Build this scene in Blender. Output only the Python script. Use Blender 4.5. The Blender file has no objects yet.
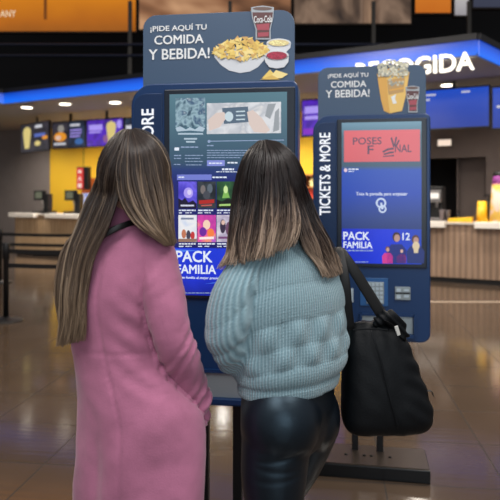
import bpy, bmesh, math, random
import numpy as np
from mathutils import Vector, Matrix, noise
from mathutils.bvhtree import BVHTree

random.seed(7)
SC = bpy.context.scene
COL = SC.collection
PI = math.pi
F = 620.0
HZ = 195.0
EYE = 1.5

def W(px, py, Y):
    return Vector(((px - 250) / F * Y, Y, EYE - (py - HZ) / F * Y))

# ------------------------------------------------------------------ materials
def lin(c):
    return tuple(((v / 255) / 12.92 if v / 255 <= 0.04045 else ((v / 255 + 0.055) / 1.055) ** 2.4) for v in c[:3]) + (1.0,)

def newmat(name):
    m = bpy.data.materials.new(name)
    m.use_nodes = True
    nt = m.node_tree
    b = nt.nodes.get('Principled BSDF')
    return m, nt, b

def mat(name, rgb, rough=0.5, metal=0.0, spec=0.5, var=0.0, scale=20.0, bump=0.0, bscale=60.0, coat=0.0, sheen=0.0):
    m, nt, b = newmat(name)
    c = lin(rgb)
    b.inputs['Base Color'].default_value = c
    b.inputs['Roughness'].default_value = rough
    b.inputs['Metallic'].default_value = metal
    b.inputs['Specular IOR Level'].default_value = spec
    if coat: b.inputs['Coat Weight'].default_value = coat
    if sheen:
        b.inputs['Sheen Weight'].default_value = sheen
    tc = nt.nodes.new('ShaderNodeTexCoord')
    if var:
        n = nt.nodes.new('ShaderNodeTexNoise'); n.inputs['Scale'].default_value = scale; n.inputs['Detail'].default_value = 5
        nt.links.new(tc.outputs['Object'], n.inputs['Vector'])
        r = nt.nodes.new('ShaderNodeValToRGB')
        r.color_ramp.elements[0].color = tuple(v * (1 - var) for v in c[:3]) + (1,)
        r.color_ramp.elements[1].color = tuple(min(1, v * (1 + var)) for v in c[:3]) + (1,)
        r.color_ramp.elements[0].position = 0.3; r.color_ramp.elements[1].position = 0.7
        nt.links.new(n.outputs['Fac'], r.inputs['Fac'])
        nt.links.new(r.outputs['Color'], b.inputs['Base Color'])
    if bump:
        n2 = nt.nodes.new('ShaderNodeTexNoise'); n2.inputs['Scale'].default_value = bscale; n2.inputs['Detail'].default_value = 4
        nt.links.new(tc.outputs['Object'], n2.inputs['Vector'])
        bp = nt.nodes.new('ShaderNodeBump'); bp.inputs['Strength'].default_value = bump; bp.inputs['Distance'].default_value = 0.01
        nt.links.new(n2.outputs['Fac'], bp.inputs['Height'])
        nt.links.new(bp.outputs['Normal'], b.inputs['Normal'])
    return m

def emit(name, rgb, strength=1.0):
    m, nt, b = newmat(name)
    b.inputs['Base Color'].default_value = (0.01, 0.01, 0.01, 1)
    b.inputs['Roughness'].default_value = 0.3
    b.inputs['Emission Color'].default_value = lin(rgb)
    b.inputs['Emission Strength'].default_value = strength
    return m

def emit_ramp(name, stops, axis='Z', lo=0.0, hi=1.0, strength=1.0, var=0.0, vscale=4.0):
    """lit display whose picture runs through colours along one object axis"""
    m, nt, b = newmat(name)
    b.inputs['Base Color'].default_value = (0.01, 0.01, 0.012, 1)
    b.inputs['Roughness'].default_value = 0.25
    tc = nt.nodes.new('ShaderNodeTexCoord')
    sp = nt.nodes.new('ShaderNodeSeparateXYZ')
    nt.links.new(tc.outputs['Object'], sp.inputs[0])
    mr = nt.nodes.new('ShaderNodeMapRange')
    mr.inputs['From Min'].default_value = lo; mr.inputs['From Max'].default_value = hi
    nt.links.new(sp.outputs[axis], mr.inputs['Value'])
    fac = mr.outputs['Result']
    if var:
        n = nt.nodes.new('ShaderNodeTexNoise'); n.inputs['Scale'].default_value = vscale
        nt.links.new(tc.outputs['Object'], n.inputs['Vector'])
        ma = nt.nodes.new('ShaderNodeMath'); ma.operation = 'MULTIPLY_ADD'
        ma.inputs[1].default_value = var; nt.links.new(n.outputs['Fac'], ma.inputs[0]); nt.links.new(fac, ma.inputs[2])
        mb = nt.nodes.new('ShaderNodeMath'); mb.operation = 'SUBTRACT'; mb.inputs[1].default_value = var * 0.5
        nt.links.new(ma.outputs[0], mb.inputs[0]); fac = mb.outputs[0]
    r = nt.nodes.new('ShaderNodeValToRGB')
    els = r.color_ramp.elements
    while len(els) < len(stops): els.new(0.5)
    for e, (p, c) in zip(els, sorted(stops)):
        e.position = p; e.color = lin(c)
    nt.links.new(fac, r.inputs['Fac'])
    nt.links.new(r.outputs['Color'], b.inputs['Emission Color'])
    b.inputs['Emission Strength'].default_value = strength
    return m

def emit_picture(name, cols, scale=18.0, seed=0.0, strength=1.0, dist=0.5, stretch=(1, 1, 1)):
    """blurry printed picture on a lit display: noise through a colour ramp"""
    m, nt, b = newmat(name)
    b.inputs['Base Color'].default_value = (0.01, 0.01, 0.01, 1)
    b.inputs['Roughness'].default_value = 0.3
    tc = nt.nodes.new('ShaderNodeTexCoord')
    mp = nt.nodes.new('ShaderNodeMapping'); mp.inputs['Location'].default_value = (seed * 3.7, seed * 1.3, seed * 2.1)
    mp.inputs['Scale'].default_value = stretch
    nt.links.new(tc.outputs['Object'], mp.inputs['Vector'])
    n = nt.nodes.new('ShaderNodeTexNoise'); n.inputs['Scale'].default_value = scale; n.inputs['Detail'].default_value = 3
    n.inputs['Distortion'].default_value = dist
    nt.links.new(mp.outputs['Vector'], n.inputs['Vector'])
    r = nt.nodes.new('ShaderNodeValToRGB')
    els = r.color_ramp.elements
    while len(els) < len(cols): els.new(0.5)
    k = len(cols)
    for i, (e, c) in enumerate(zip(els, cols)):
        e.position = 0.30 + 0.42 * i / max(1, k - 1); e.color = lin(c)
    nt.links.new(n.outputs['Fac'], r.inputs['Fac'])
    nt.links.new(r.outputs['Color'], b.inputs['Emission Color'])
    b.inputs['Emission Strength'].default_value = strength
    return m

# ------------------------------------------------------------------ mesh helpers
class MB:
    def __init__(s): s.v = []; s.f = []; s.m = []
    def add(s, verts, faces, mi=0):
        o = len(s.v)
        s.v += [tuple(v) for v in verts]
        s.f += [tuple(o + i for i in f) for f in faces]
        s.m += [mi] * len(faces)
        return s
    def box(s, x0, x1, y0, y1, z0, z1, mi=0):
        v = [(x, y, z) for x in (x0, x1) for y in (y0, y1) for z in (z0, z1)]
        return s.add(v, [(0, 1, 3, 2), (4, 6, 7, 5), (0, 4, 5, 1), (2, 3, 7, 6), (0, 2, 6, 4), (1, 5, 7, 3)], mi)
    def obox(s, O, e, m, a0, a1, b0, b1, z0, z1, mi=0):
        """box in a rotated floor frame: O + a*e + b*m"""
        v = []
        for a in (a0, a1):
            for b in (b0, b1):
                for z in (z0, z1):
                    v.append((O.x + a * e.x + b * m.x, O.y + a * e.y + b * m.y, z))
        return s.add(v, [(0, 1, 3, 2), (4, 6, 7, 5), (0, 4, 5, 1), (2, 3, 7, 6), (0, 2, 6, 4), (1, 5, 7, 3)], mi)
    def prism(s, poly, y0, y1, mi=0):
        """polygon in the local x-z plane pushed along y"""
        n = len(poly)
        v = [(x, y0, z) for x, z in poly] + [(x, y1, z) for x, z in poly]
        f = [tuple(range(n)), tuple(range(2 * n - 1, n - 1, -1))]
        f += [(i, i + n, (i + 1) % n + n, (i + 1) % n) for i in range(n)]
        return s.add(v, f, mi)
    def vprism(s, poly, z0, z1, mi=0):
        n = len(poly)
        v = [(x, y, z0) for x, y in poly] + [(x, y, z1) for x, y in poly]
        f = [tuple(range(n - 1, -1, -1)), tuple(range(n, 2 * n))]
        f += [(i, (i + 1) % n, (i + 1) % n + n, i + n) for i in range(n)]
        return s.add(v, f, mi)
    def lathe(s, prof, c=(0, 0, 0), seg=24, mi=0):
        v = []; f = []
        for r, z in prof:
            for k in range(seg):
                a = 2 * PI * k / seg
                v.append((c[0] + r * math.cos(a), c[1] + r * math.sin(a), c[2] + z))
        n = len(prof)
        for i in range(n - 1):
            for k in range(seg):
                k2 = (k + 1) % seg
                f.append((i * seg + k, i * seg + k2, (i + 1) * seg + k2, (i + 1) * seg + k))
        f.append(tuple(range(seg - 1, -1, -1))); f.append(tuple((n - 1) * seg + k for k in range(seg)))
        return s.add(v, f, mi)
    def tube(s, pts, radii, seg=14, mi=0, flat=None, up=None):
        """flat=(a,b) scales the two cross directions"""
        pts = [Vector(p) for p in pts]; n = len(pts)
        if not hasattr(radii, '__len__'): radii = [radii] * n
        v = []; f = []
        ref = Vector(up) if up else None
        prev = None
        for i, p in enumerate(pts):
            t = (pts[min(i + 1, n - 1)] - pts[max(i - 1, 0)]).normalized()
            if prev is None:
                r0 = ref if ref is not None else (Vector((0, 0, 1)) if abs(t.z) < 0.9 else Vector((0, 1, 0)))
            else: r0 = ref if ref is not None else prev
            a = (r0 - t * r0.dot(t))
            if a.length < 1e-5: a = Vector((1, 0, 0)) - t * t.x
            a.normalize(); b = t.cross(a); prev = a
            fa, fb = flat if flat else (1, 1)
            for k in range(seg):
                th = 2 * PI * k / seg
                v.append(p + a * (math.cos(th) * radii[i] * fa) + b * (math.sin(th) * radii[i] * fb))
        for i in range(n - 1):
            for k in range(seg):
                k2 = (k + 1) % seg
                f.append((i * seg + k, i * seg + k2, (i + 1) * seg + k2, (i + 1) * seg + k))
        f.append(tuple(range(seg - 1, -1, -1))); f.append(tuple((n - 1) * seg + k for k in range(seg)))
        return s.add(v, f, mi)
    def ell(s, c, r, seg=20, rings=12, rot=None, mi=0):
        v = []; f = []
        R = rot or Matrix.Identity(3)
        c = Vector(c)
        rows = []
        for i in range(1, rings):
            ph = PI * i / rings
            row = []
            for k in range(seg):
                th = 2 * PI * k / seg
                p = Vector((r[0] * math.sin(ph) * math.cos(th), r[1] * math.sin(ph) * math.sin(th), r[2] * math.cos(ph)))
                row.append(len(v)); v.append(c + R @ p)
            rows.append(row)
        t = len(v); v.append(c + R @ Vector((0, 0, r[2]))); bt = len(v); v.append(c + R @ Vector((0, 0, -r[2])))
        for k in range(seg):
            k2 = (k + 1) % seg
            f.append((t, rows[0][k], rows[0][k2])); f.append((bt, rows[-1][k2], rows[-1][k]))
            for i in range(len(rows) - 1):
                f.append((rows[i][k], rows[i + 1][k], rows[i + 1][k2], rows[i][k2]))
        return s.add(v, f, mi)
    def loft(s, rings, seg=40, ex=2.0, mi=0):
        """rings: (centre, rx, ry, yaw) from top to bottom"""
        v = []; f = []; n = len(rings)
        for c, rx, ry, yaw in rings:
            ca, sa = math.cos(yaw), math.sin(yaw)
            for k in range(seg):
                th = 2 * PI * k / seg
                cx, sx = math.cos(th), math.sin(th)
                x = rx * math.copysign(abs(cx) ** (2 / ex), cx); y = ry * math.copysign(abs(sx) ** (2 / ex), sx)
                v.append((c[0] + x * ca - y * sa, c[1] + x * sa + y * ca, c[2]))
        for i in range(n - 1):
            for k in range(seg):
                k2 = (k + 1) % seg
                f.append((i * seg + k, (i + 1) * seg + k, (i + 1) * seg + k2, i * seg + k2))
        f.append(tuple(range(seg))); f.append(tuple((n - 1) * seg + k for k in range(seg - 1, -1, -1)))
        return s.add(v, f, mi)
    def build(s, name, mats, parent=None, smooth=False, bevel=0.0, bseg=2, fix=True):
        me = bpy.data.meshes.new(name)
        me.from_pydata(s.v, [], s.f)
        if not isinstance(mats, (list, tuple)): mats = [mats]
        for m in mats: me.materials.append(m)
        me.polygons.foreach_set('material_index', s.m)
        if fix:
            bm = bmesh.new(); bm.from_mesh(me)
            bmesh.ops.recalc_face_normals(bm, faces=bm.faces)
            bm.to_mesh(me); bm.free()
        if smooth: me.polygons.foreach_set('use_smooth', [True] * len(me.polygons))
        me.update()
        o = bpy.data.objects.new(name, me); COL.objects.link(o)
        if parent: o.parent = parent
        if bevel:
            b = o.modifiers.new('Bevel', 'BEVEL'); b.width = bevel; b.segments = bseg; b.limit_method = 'ANGLE'; b.angle_limit = 0.7
        return o

def rrect(x0, z0, x1, z1, r, n=6):
    """rounded rectangle polygon; r = radius or (bl, br, tr, tl)"""
    if not hasattr(r, '__len__'): r = (r,) * 4
    P = []
    for (cx, cz, rr, a0) in ((x0 + r[0], z0 + r[0], r[0], PI), (x1 - r[1], z0 + r[1], r[1], 1.5 * PI), (x1 - r[2], z1 - r[2], r[2], 0), (x0 + r[3], z1 - r[3], r[3], PI / 2)):
        for i in range(n + 1):
            a = a0 + PI / 2 * i / n
            P.append((cx + rr * math.cos(a), cz + rr * math.sin(a)))
    return P

def empty(name, loc=(0, 0, 0), rz=0.0):
    o = bpy.data.objects.new(name, None); COL.objects.link(o)
    o.location = loc; o.rotation_euler = (0, 0, rz); o.empty_display_size = 0.1
    return o

def tag(o, label, cat, group=None, kind=None):
    o['label'] = label; o['category'] = cat
    if group: o['group'] = group
    if kind: o['kind'] = kind
    return o

def struct(o):
    o['kind'] = 'structure'; return o

def rebase(o, loc):
    """put a single-mesh thing's origin at loc without moving it"""
    loc = Vector(loc)
    for v in o.data.vertices: v.co -= loc
    o.location = loc
    return o

_txt = {}
def text_geo(s, bold=0.0):
    key = (s, bold)
    if key in _txt: return _txt[key]
    cu = bpy.data.curves.new('lettering', 'FONT'); cu.body = s; cu.size = 1.0; cu.offset = bold; cu.resolution_u = 3
    o = bpy.data.objects.new('lettering', cu); COL.objects.link(o)
    dg = bpy.context.evaluated_depsgraph_get(); dg.update()
    me = bpy.data.meshes.new_from_object(o.evaluated_get(dg))
    v = [tuple(x.co) for x in me.vertices]; f = [tuple(p.vertices) for p in me.polygons]
    bpy.data.objects.remove(o); bpy.data.curves.remove(cu); bpy.data.meshes.remove(me)
    xs = [p[0] for p in v]; ys = [p[1] for p in v]
    x0, x1, y0, y1 = min(xs), max(xs), min(ys), max(ys)
    v = [((p[0] - x0) / (x1 - x0), (p[1] - y0) / (y1 - y0)) for p in v]
    _txt[key] = (v, f)
    return _txt[key]

def text_into(mb, s, u0, z0, u1, z1, y, bold=0.02, mi=0, rot=False, thick=0.0015):
    """flat raised lettering on a local x-z front facing -y; rot = reads bottom to top"""
    V0, F0 = text_geo(s, 0.0)
    if bold:
        # heavier strokes: the outline struck several times, a little apart
        dv = bold * 0.55; du = dv * (z1 - z0) / (u1 - u0) if not rot else dv * (u1 - u0) / (z1 - z0)
        v = []; f = []
        for i, j in ((0, 0), (1, 0), (-1, 0), (0, 1), (0, -1), (.7, .7), (-.7, .7), (.7, -.7), (-.7, -.7)):
            o_ = len(v); v += [(min(1.02, max(-.02, a + i * du)), min(1.02, max(-.02, b + j * dv))) for a, b in V0]; f += [tuple(o_ + q for q in p) for p in F0]
    else: v, f = V0, F0
    nb = len(V0)
    def mapp(a, b, yy):
        if rot: return (u0 + (1 - b) * (u1 - u0), yy, z0 + a * (z1 - z0))
        return (u0 + a * (u1 - u0), yy, z0 + b * (z1 - z0))
    mb.add([mapp(a, b, y - 0.00012 * (i // nb)) for i, (a, b) in enumerate(v)], f, mi)
    if thick:
        # side walls on open edges so that the letters have body
        cnt = {}
        for p in f:
            for i in range(len(p)):
                e = (p[i], p[(i + 1) % len(p)])
                cnt[tuple(sorted(e))] = cnt.get(tuple(sorted(e)), 0) + 1
        vs = [mapp(a, b, y) for a, b in v] + [mapp(a, b, y + thick) for a, b in v]
        n = len(v)
        mb.add(vs, [(i, j, j + n, i + n) for (i, j), c in cnt.items() if c == 1], mi)

def union(mb, name, voxel, material, smooth_it=4, parent=None):
    """fuse closed shapes into one continuous skin"""
    o = mb.build(name + '_tmp', [], None)
    r = o.modifiers.new('r', 'REMESH'); r.mode = 'VOXEL'; r.voxel_size = voxel; r.use_smooth_shade = True
    if smooth_it:
        sm = o.modifiers.new('s', 'SMOOTH'); sm.factor = 0.5; sm.iterations = smooth_it
    dg = bpy.context.evaluated_depsgraph_get(); dg.update()
    me = bpy.data.meshes.new_from_object(o.evaluated_get(dg))
    old = o.data
    bpy.data.objects.remove(o); bpy.data.meshes.remove(old)
    me.name = name
    me.materials.clear(); me.materials.append(material)
    me.polygons.foreach_set('material_index', [0] * len(me.polygons))
    me.polygons.foreach_set('use_smooth', [True] * len(me.polygons))
    ob = bpy.data.objects.new(name, me); COL.objects.link(ob)
    if parent: ob.parent = parent
    return ob

def displace(ob, fn):
    me = ob.data
    co = [v.co.copy() for v in me.vertices]; nn = [v.normal.copy() for v in me.vertices]
    for v, p, n in zip(me.vertices, co, nn):
        v.co = p + n * fn(p, n)
    me.update()

def cat(pts, n):
    """Catmull-Rom resample to n points by arc length (tuples of any length)"""
    P = [np.array(p, float) for p in pts]
    if len(P) == 2: P = [P[0], (P[0] + P[1]) / 2, P[1]]
    E = [2 * P[0] - P[1]] + P + [2 * P[-1] - P[-2]]
    out = []
    for i in range(1, len(E) - 2):
        for k in range(12):
            t = k / 12
            a, b, c, d = E[i - 1], E[i], E[i + 1], E[i + 2]
            out.append(0.5 * (2 * b + (c - a) * t + (2 * a - 5 * b + 4 * c - d) * t * t + (-a + 3 * b - 3 * c + d) * t ** 3))
    out.append(E[-2])
    out = np.array(out)
    L = np.concatenate([[0], np.cumsum(np.linalg.norm(np.diff(out[:, :3], axis=0), axis=1))])
    q = np.linspace(0, L[-1], n)
    return np.stack([np.interp(q, L, out[:, j]) for j in range(out.shape[1])], 1)

def sstep(a, b, x):
    t = max(0.0, min(1.0, (x - a) / (b - a))); return t * t * (3 - 2 * t)

# ------------------------------------------------------------------ camera, world
cam = bpy.data.cameras.new('camera'); camo = bpy.data.objects.new('camera', cam); COL.objects.link(camo)
camo.location = (0, 0, EYE); camo.rotation_euler = (PI / 2, 0, 0)
cam.sensor_width = 36; cam.lens = F / 500 * 36; cam.shift_y = (HZ - 250) / 500
cam.dof.use_dof = True; cam.dof.focus_distance = 2.0; cam.dof.aperture_fstop = 4.0
cam.clip_start = 0.05
SC.camera = camo
wd = bpy.data.worlds.new('world'); SC.world = wd; wd.use_nodes = True
wd.node_tree.nodes['Background'].inputs['Color'].default_value = (0.95, 0.9, 0.88, 1)
wd.node_tree.nodes['Background'].inputs['Strength'].default_value = 0.24
SC.view_settings.view_transform = 'Standard'; SC.view_settings.look = 'None'
SC.view_settings.exposure = 0.0; SC.view_settings.gamma = 1.0; SC.view_settings.use_curve_mapping = False

def area(name, loc, size, power, color=(1, 1, 1), target=None, sy=None, spread=PI):
    l = bpy.data.lights.new(name, 'AREA'); l.energy = power; l.color = color[:3]; l.size = size
    if sy: l.shape = 'RECTANGLE'; l.size_y = sy
    l.spread = spread
    o = bpy.data.objects.new(name, l); COL.objects.link(o); o.location = loc
    if target is not None:
        o.rotation_euler = (Vector(target) - Vector(loc)).to_track_quat('-Z', 'Y').to_euler()
    return o
WARM = (1.0, 0.90, 0.78)
area('hall_ceiling_light', (-0.9, -0.2, 4.4), 1.8, 90, (1, 0.97, 0.95), (-0.1, 1.8, 1.0))
area('hall_ceiling_light', (1.8, 1.0, 4.4), 1.4, 70, (1, 0.96, 0.92), (0.4, 2.4, 0.9))
area('hall_ceiling_light', (-2.8, 4.8, 4.6), 1.6, 110, WARM, (-2.6, 5.6, 0))
area('hall_ceiling_light', (2.6, 5.0, 4.6), 1.6, 170, WARM, (2.8, 5.8, 0))
area('hall_ceiling_light', (0.2, 7.0, 4.6), 1.6, 100, WARM, (0.2, 7.6, 0))
# cool light added behind the camera to brighten the backs, its source unseen
area('rear_cool_light', (0.9, -3.4, 2.1), 3.2, 66, (0.84, 0.94, 1.0), (0.1, 1.8, 1.1), 2.2)

# ------------------------------------------------------------------ shared materials
M = {}
M['white'] = mat('white_print', (235, 238, 240), 0.5)
M['black'] = mat('black_plastic', (14, 14, 17), 0.45)
M['blackmetal'] = mat('black_metal', (18, 18, 21), 0.4, 0.3)
M['navy'] = mat('navy_lacquer', (15, 52, 98), 0.35, 0.1, 0.5)
M['navy2'] = mat('navy_lacquer_band', (13, 44, 84), 0.35, 0.1, 0.5)
M['navydark'] = mat('dark_bezel', (24, 34, 48), 0.3)
M['board'] = mat('slate_blue_board', (60, 84, 112), 0.45)
M['steel'] = mat('brushed_steel', (150, 162, 168), 0.4, 0.35)
M['key'] = mat('pale_keys', (190, 205, 215), 0.4, 0.3)
M['letter_glow'] = emit('white_letter_light', (245, 248, 255), 1.0)

# ------------------------------------------------------------------ floor
def floor_mat():
    m, nt, b = newmat('glossy_brown_floor_tiles')
    tc = nt.nodes.new('ShaderNodeTexCoord')
    mp = nt.nodes.new('ShaderNodeMapping'); mp.inputs['Rotation'].default_value = (0, 0, math.radians(-7))
    mp.vector_type = 'TEXTURE'
    mp.inputs['Location'].default_value = (0.345, 0.35, 0)
    nt.links.new(tc.outputs['Object'], mp.inputs['Vector'])
    br = nt.nodes.new('ShaderNodeTexBrick')
    br.offset = 0.0; br.inputs['Scale'].default_value = 1.0
    br.inputs['Brick Width'].default_value = 0.62; br.inputs['Row Height'].default_value = 0.58
    br.inputs['Mortar Size'].default_value = 0.004; br.inputs['Mortar Smooth'].default_value = 0.2
    br.inputs['Color1'].default_value = lin((88, 73, 61)); br.inputs['Color2'].default_value = lin((83, 69, 57)); br.inputs['Mortar'].default_value = lin((34, 28, 24))
    nt.links.new(mp.outputs['Vector'], br.inputs['Vector'])
    n = nt.nodes.new('ShaderNodeTexNoise'); n.inputs['Scale'].default_value = 2.5; n.inputs['Detail'].default_value = 8
    nt.links.new(mp.outputs['Vector'], n.inputs['Vector'])
    mr = nt.nodes.new('ShaderNodeMapRange'); mr.inputs['To Min'].default_value = 0.75; mr.inputs['To Max'].default_value = 1.2
    nt.links.new(n.outputs['Fac'], mr.inputs['Value'])
    mx = nt.nodes.new('ShaderNodeMixRGB'); mx.blend_type = 'MULTIPLY'; mx.inputs['Fac'].default_value = 1
    nt.links.new(br.outputs['Color'], mx.inputs['Color1']); nt.links.new(mr.outputs['Result'], mx.inputs['Color2'])
    nt.links.new(mx.outputs['Color'], b.inputs['Base Color'])
    mr2 = nt.nodes.new('ShaderNodeMapRange'); mr2.inputs['To Min'].default_value = 0.07; mr2.inputs['To Max'].default_value = 0.16
    nt.links.new(n.outputs['Fac'], mr2.inputs['Value'])
    mo = nt.nodes.new('ShaderNodeMath'); mo.operation = 'MULTIPLY_ADD'; mo.inputs[1].default_value = 0.75
    nt.links.new(br.outputs['Fac'], mo.inputs[0]); nt.links.new(mr2.outputs['Result'], mo.inputs[2])
    nt.links.new(mo.outputs[0], b.inputs['Roughness'])
    # faint sideways polish marks
    m2 = nt.nodes.new('ShaderNodeMapping'); m2.inputs['Scale'].default_value = (0.6, 9, 1)
    nt.links.new(mp.outputs['Vector'], m2.inputs['Vector'])
    n3 = nt.nodes.new('ShaderNodeTexNoise'); n3.inputs['Scale'].default_value = 3; n3.inputs['Detail'].default_value = 4
    nt.links.new(m2.outputs['Vector'], n3.inputs['Vector'])
    bp = nt.nodes.new('ShaderNodeBump'); bp.inputs['Strength'].default_value = 0.05; bp.inputs['Distance'].default_value = 0.01
    nt.links.new(n3.outputs['Fac'], bp.inputs['Height']); nt.links.new(bp.outputs['Normal'], b.inputs['Normal'])
    b.inputs['Specular IOR Level'].default_value = 0.6
    return m
fl = MB().box(-14, 14, -4, 22, -0.1, 0).build('floor', floor_mat()); struct(fl)

# ------------------------------------------------------------------ the bar: counter line turned 30 degrees
BO = Vector((-5.3, 13.2, 0))
BA = math.radians(28.5)
BE = Vector((math.cos(BA), -math.sin(BA), 0)); BN = Vector((math.sin(BA), math.cos(BA), 0))
def bar_s(px, off):
    """run along the bar where the sight line through column px meets the line at depth off"""
    k = (px - 250) / F
    O = BO + BN * off
    # O.x + s*e.x = k*(O.y + s*e.y)
    return (k * O.y - O.x) / (BE.x - k * BE.y)
def bar_pt(s, off, z=0.0):
    p = BO + BE * s + BN * off; return Vector((p.x, p.y, z))
def bar_z(px, py, off):
    p = bar_pt(bar_s(px, off), off); return EYE - (py - HZ) / F * p.y
RZB = -BA

def bar_box(mb, s0, s1, o0, o1, z0, z1, mi=0): return mb.obox(BO, BE, BN, s0, s1, o0, o1, z0, z1, mi)

grey_wall = mat('grey_plaster', (136, 128, 126), 0.8, var=0.06, scale=3)
yellow_wall = mat('yellow_paint', (255, 206, 52), 0.6)
grey_wall2 = mat('grey_brown_plaster', (112, 100, 96), 0.8, var=0.06, scale=3)
BW = 3.9
sy0 = bar_s(50, BW); sy1 = bar_s(345, BW)
w = bar_box(MB(), -6, sy0, BW - 0.01, BW + 0.2, 0, 3.5).build('wall_left', grey_wall); struct(w)
w = bar_box(MB(), sy0, sy1, BW, BW + 0.2, 0, 3.5).build('wall_back', yellow_wall); struct(w)
sr = bar_s(424, BW); sd0 = bar_s(412, BW); sd1 = bar_s(455, BW); sd2 = bar_s(486, BW)
zd = bar_z(445, 158, BW)
wr = MB()
bar_box(wr, sy1, sd0, BW, BW + 0.2, 0, 3.5)
bar_box(wr, sd0, sd2, BW, BW + 0.2, zd, 3.5)
bar_box(wr, sd1, sd2, BW + 0.35, BW + 0.5, 0, zd)
bar_box(wr, sd1, sd1 + 0.03, BW + 0.2, BW + 0.36, 0, zd)
bar_box(wr, sd2, 18, BW, BW + 0.2, 0, 3.5)
w = wr.build('wall_right', grey_wall2); struct(w)
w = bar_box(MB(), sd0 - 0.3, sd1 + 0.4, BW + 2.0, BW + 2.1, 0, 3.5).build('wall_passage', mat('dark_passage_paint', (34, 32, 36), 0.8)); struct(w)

# soffit over the bar
pA0 = Vector((-7.4, 11.6)); pA = BO.xy + BE.xy * 0.1; sC = 9.62
pC = (BO + BE * sC).xy; pD = Vector((7.2, pC.y + (7.2 - pC.x) * 1.15))
ZS = 3.42
soff = [pA0, pA, pC, pD, Vector((9, 17)), Vector((-12, 22)), Vector((-12, 13))]
sm_ = mat('soffit_paint', (140, 136, 136), 0.7)
o = MB().vprism([tuple(p) for p in soff], ZS, ZS + 0.3).build('ceiling', sm_); struct(o)
led = emit_ramp('blue_led_band', [(0, (24, 110, 240)), (0.5, (18, 92, 226)), (1, (8, 60, 170))], 'Z', ZS + 0.02, ZS + 0.23, 1.1)
t = MB()
for a, b in ((pA0, pA), (pA, pC), (pC, pD)):
    d = (b - a).normalized(); nrm = Vector((d.y, -d.x))
    q = [a + nrm * 0.03, b + nrm * 0.03, b - nrm * 0.005, a - nrm * 0.005]
    t.vprism([tuple(x) for x in q], ZS + 0.02, ZS + 0.23)
o = t.build('trim_1', led); struct(o)
t = MB()
for a, b in ((pA0, pA), (pA, pC), (pC, pD)):
    d = (b - a).normalized(); nrm = Vector((d.y, -d.x))
    q = [a + nrm * 0.05, b + nrm * 0.05, b - nrm * 0.1, a - nrm * 0.1]
    t.vprism([tuple(x) for x in q], ZS + 0.23, ZS + 0.32)
o = t.build('trim_2', mat('dark_fascia_cap', (16, 18, 26), 0.6)); struct(o)

# recessed downlights in the soffit
dl_em = emit('downlight_bulb', (255, 244, 225), 6.0)
dl_ring = mat('downlight_ring', (210, 205, 198), 0.4)
LBL = {27: 'round recessed ceiling downlight farthest left under the blue band', 65: 'round recessed ceiling downlight second from left under the blue band',
       115: 'round recessed ceiling downlight just left of the nearer ticket kiosk', 448: 'round recessed ceiling downlight above the blank blue screen'}
for px, py in ((27, 107), (65, 103.5), (115, 102), (448, 84.5)):
    d = (ZS - EYE) * F / (HZ - py)
    p = W(px, py, d)
    r = empty('downlight', (p.x, p.y, ZS))
    tag(r, LBL[px], 'ceiling light', 'downlights under the blue soffit')
    MB().lathe([(0.13, 0), (0.16, -0.004), (0.16, -0.012), (0.12, -0.014)]).build('ring', dl_ring, r, True)
    MB().lathe([(0.02, -0.015), (0.115, -0.0145), (0.118, -0.018), (0.02, -0.02)]).build('bulb', dl_em, r, True)
def spot(loc, power, ang=110, color=WARM, tgt=None):
    l = bpy.data.lights.new('downlight_and_fill_spot', 'SPOT'); l.energy = power; l.color = color; l.spot_size = math.radians(ang); l.spot_blend = 0.8; l.shadow_soft_size = 0.12
    o = bpy.data.objects.new('downlight_and_fill_spot', l); COL.objects.link(o); o.location = loc
    if tgt is not None: o.rotation_euler = (Vector(tgt) - Vector(loc)).to_track_quat('-Z', 'Y').to_euler()
    return o
for s in (-1.0, 0.9, 2.6, 4.5, 6.5, 8.6, 10.4):
    p = bar_pt(s, 0.9, ZS - 0.06); spot(p, 150, 140)
for s in (-2.6, -0.9):  # added fill spots without fixtures, brightening the grey left wall
    p = bar_pt(s, 2.6, ZS - 0.06); spot(p, 130, 150)
for s in (0.9, 2.4, 4.0, 5.6):  # added fill spots without fixtures, brightening the yellow wall
    p = bar_pt(s, 2.5, ZS - 0.06); spot(p, 240, 150, (1, 0.97, 0.9))
for s in (9.5, 11.5):  # added fill spots without fixtures, for the grey brown right wall
    p = bar_pt(s, 2.6, ZS - 0.06); spot(p, 70, 140)

# hanging RECOGIDA letters
p0 = bar_pt(0, -0.06); 
sR0 = bar_s(356, -0.06); sR1 = bar_s(473.5, -0.06)
rec = empty('illuminated_sign', bar_pt(sR0, -0.06, 0), RZB)
tag(rec, 'glowing white block letter pick-up sign hanging below the blue light band', 'sign')
zr0 = bar_z(452, 71, -0.06); zr1 = bar_z(452, 53.5, -0.06)
mb = MB(); text_into(mb, 'RECOGIDA', 0, zr0, sR1 - sR0, zr1, 0, 0.03, 0, False, 0.05)
mb.build('lettering', emit('sign_letter_light', (255, 246, 228), 2.2), rec)
mb = MB().box(-0.05, sR1 - sR0 + 0.05, 0.035, 0.06, zr1 - 0.05, zr1 - 0.02)
for k in range(5):
    x = 0.1 + k * (sR1 - sR0 - 0.3) / 4
    mb.box(x, x + 0.02, 0.04, 0.06, zr1 - 0.03, ZS + 0.02)
mb.build('support_rail', M['blackmetal'], rec)

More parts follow.
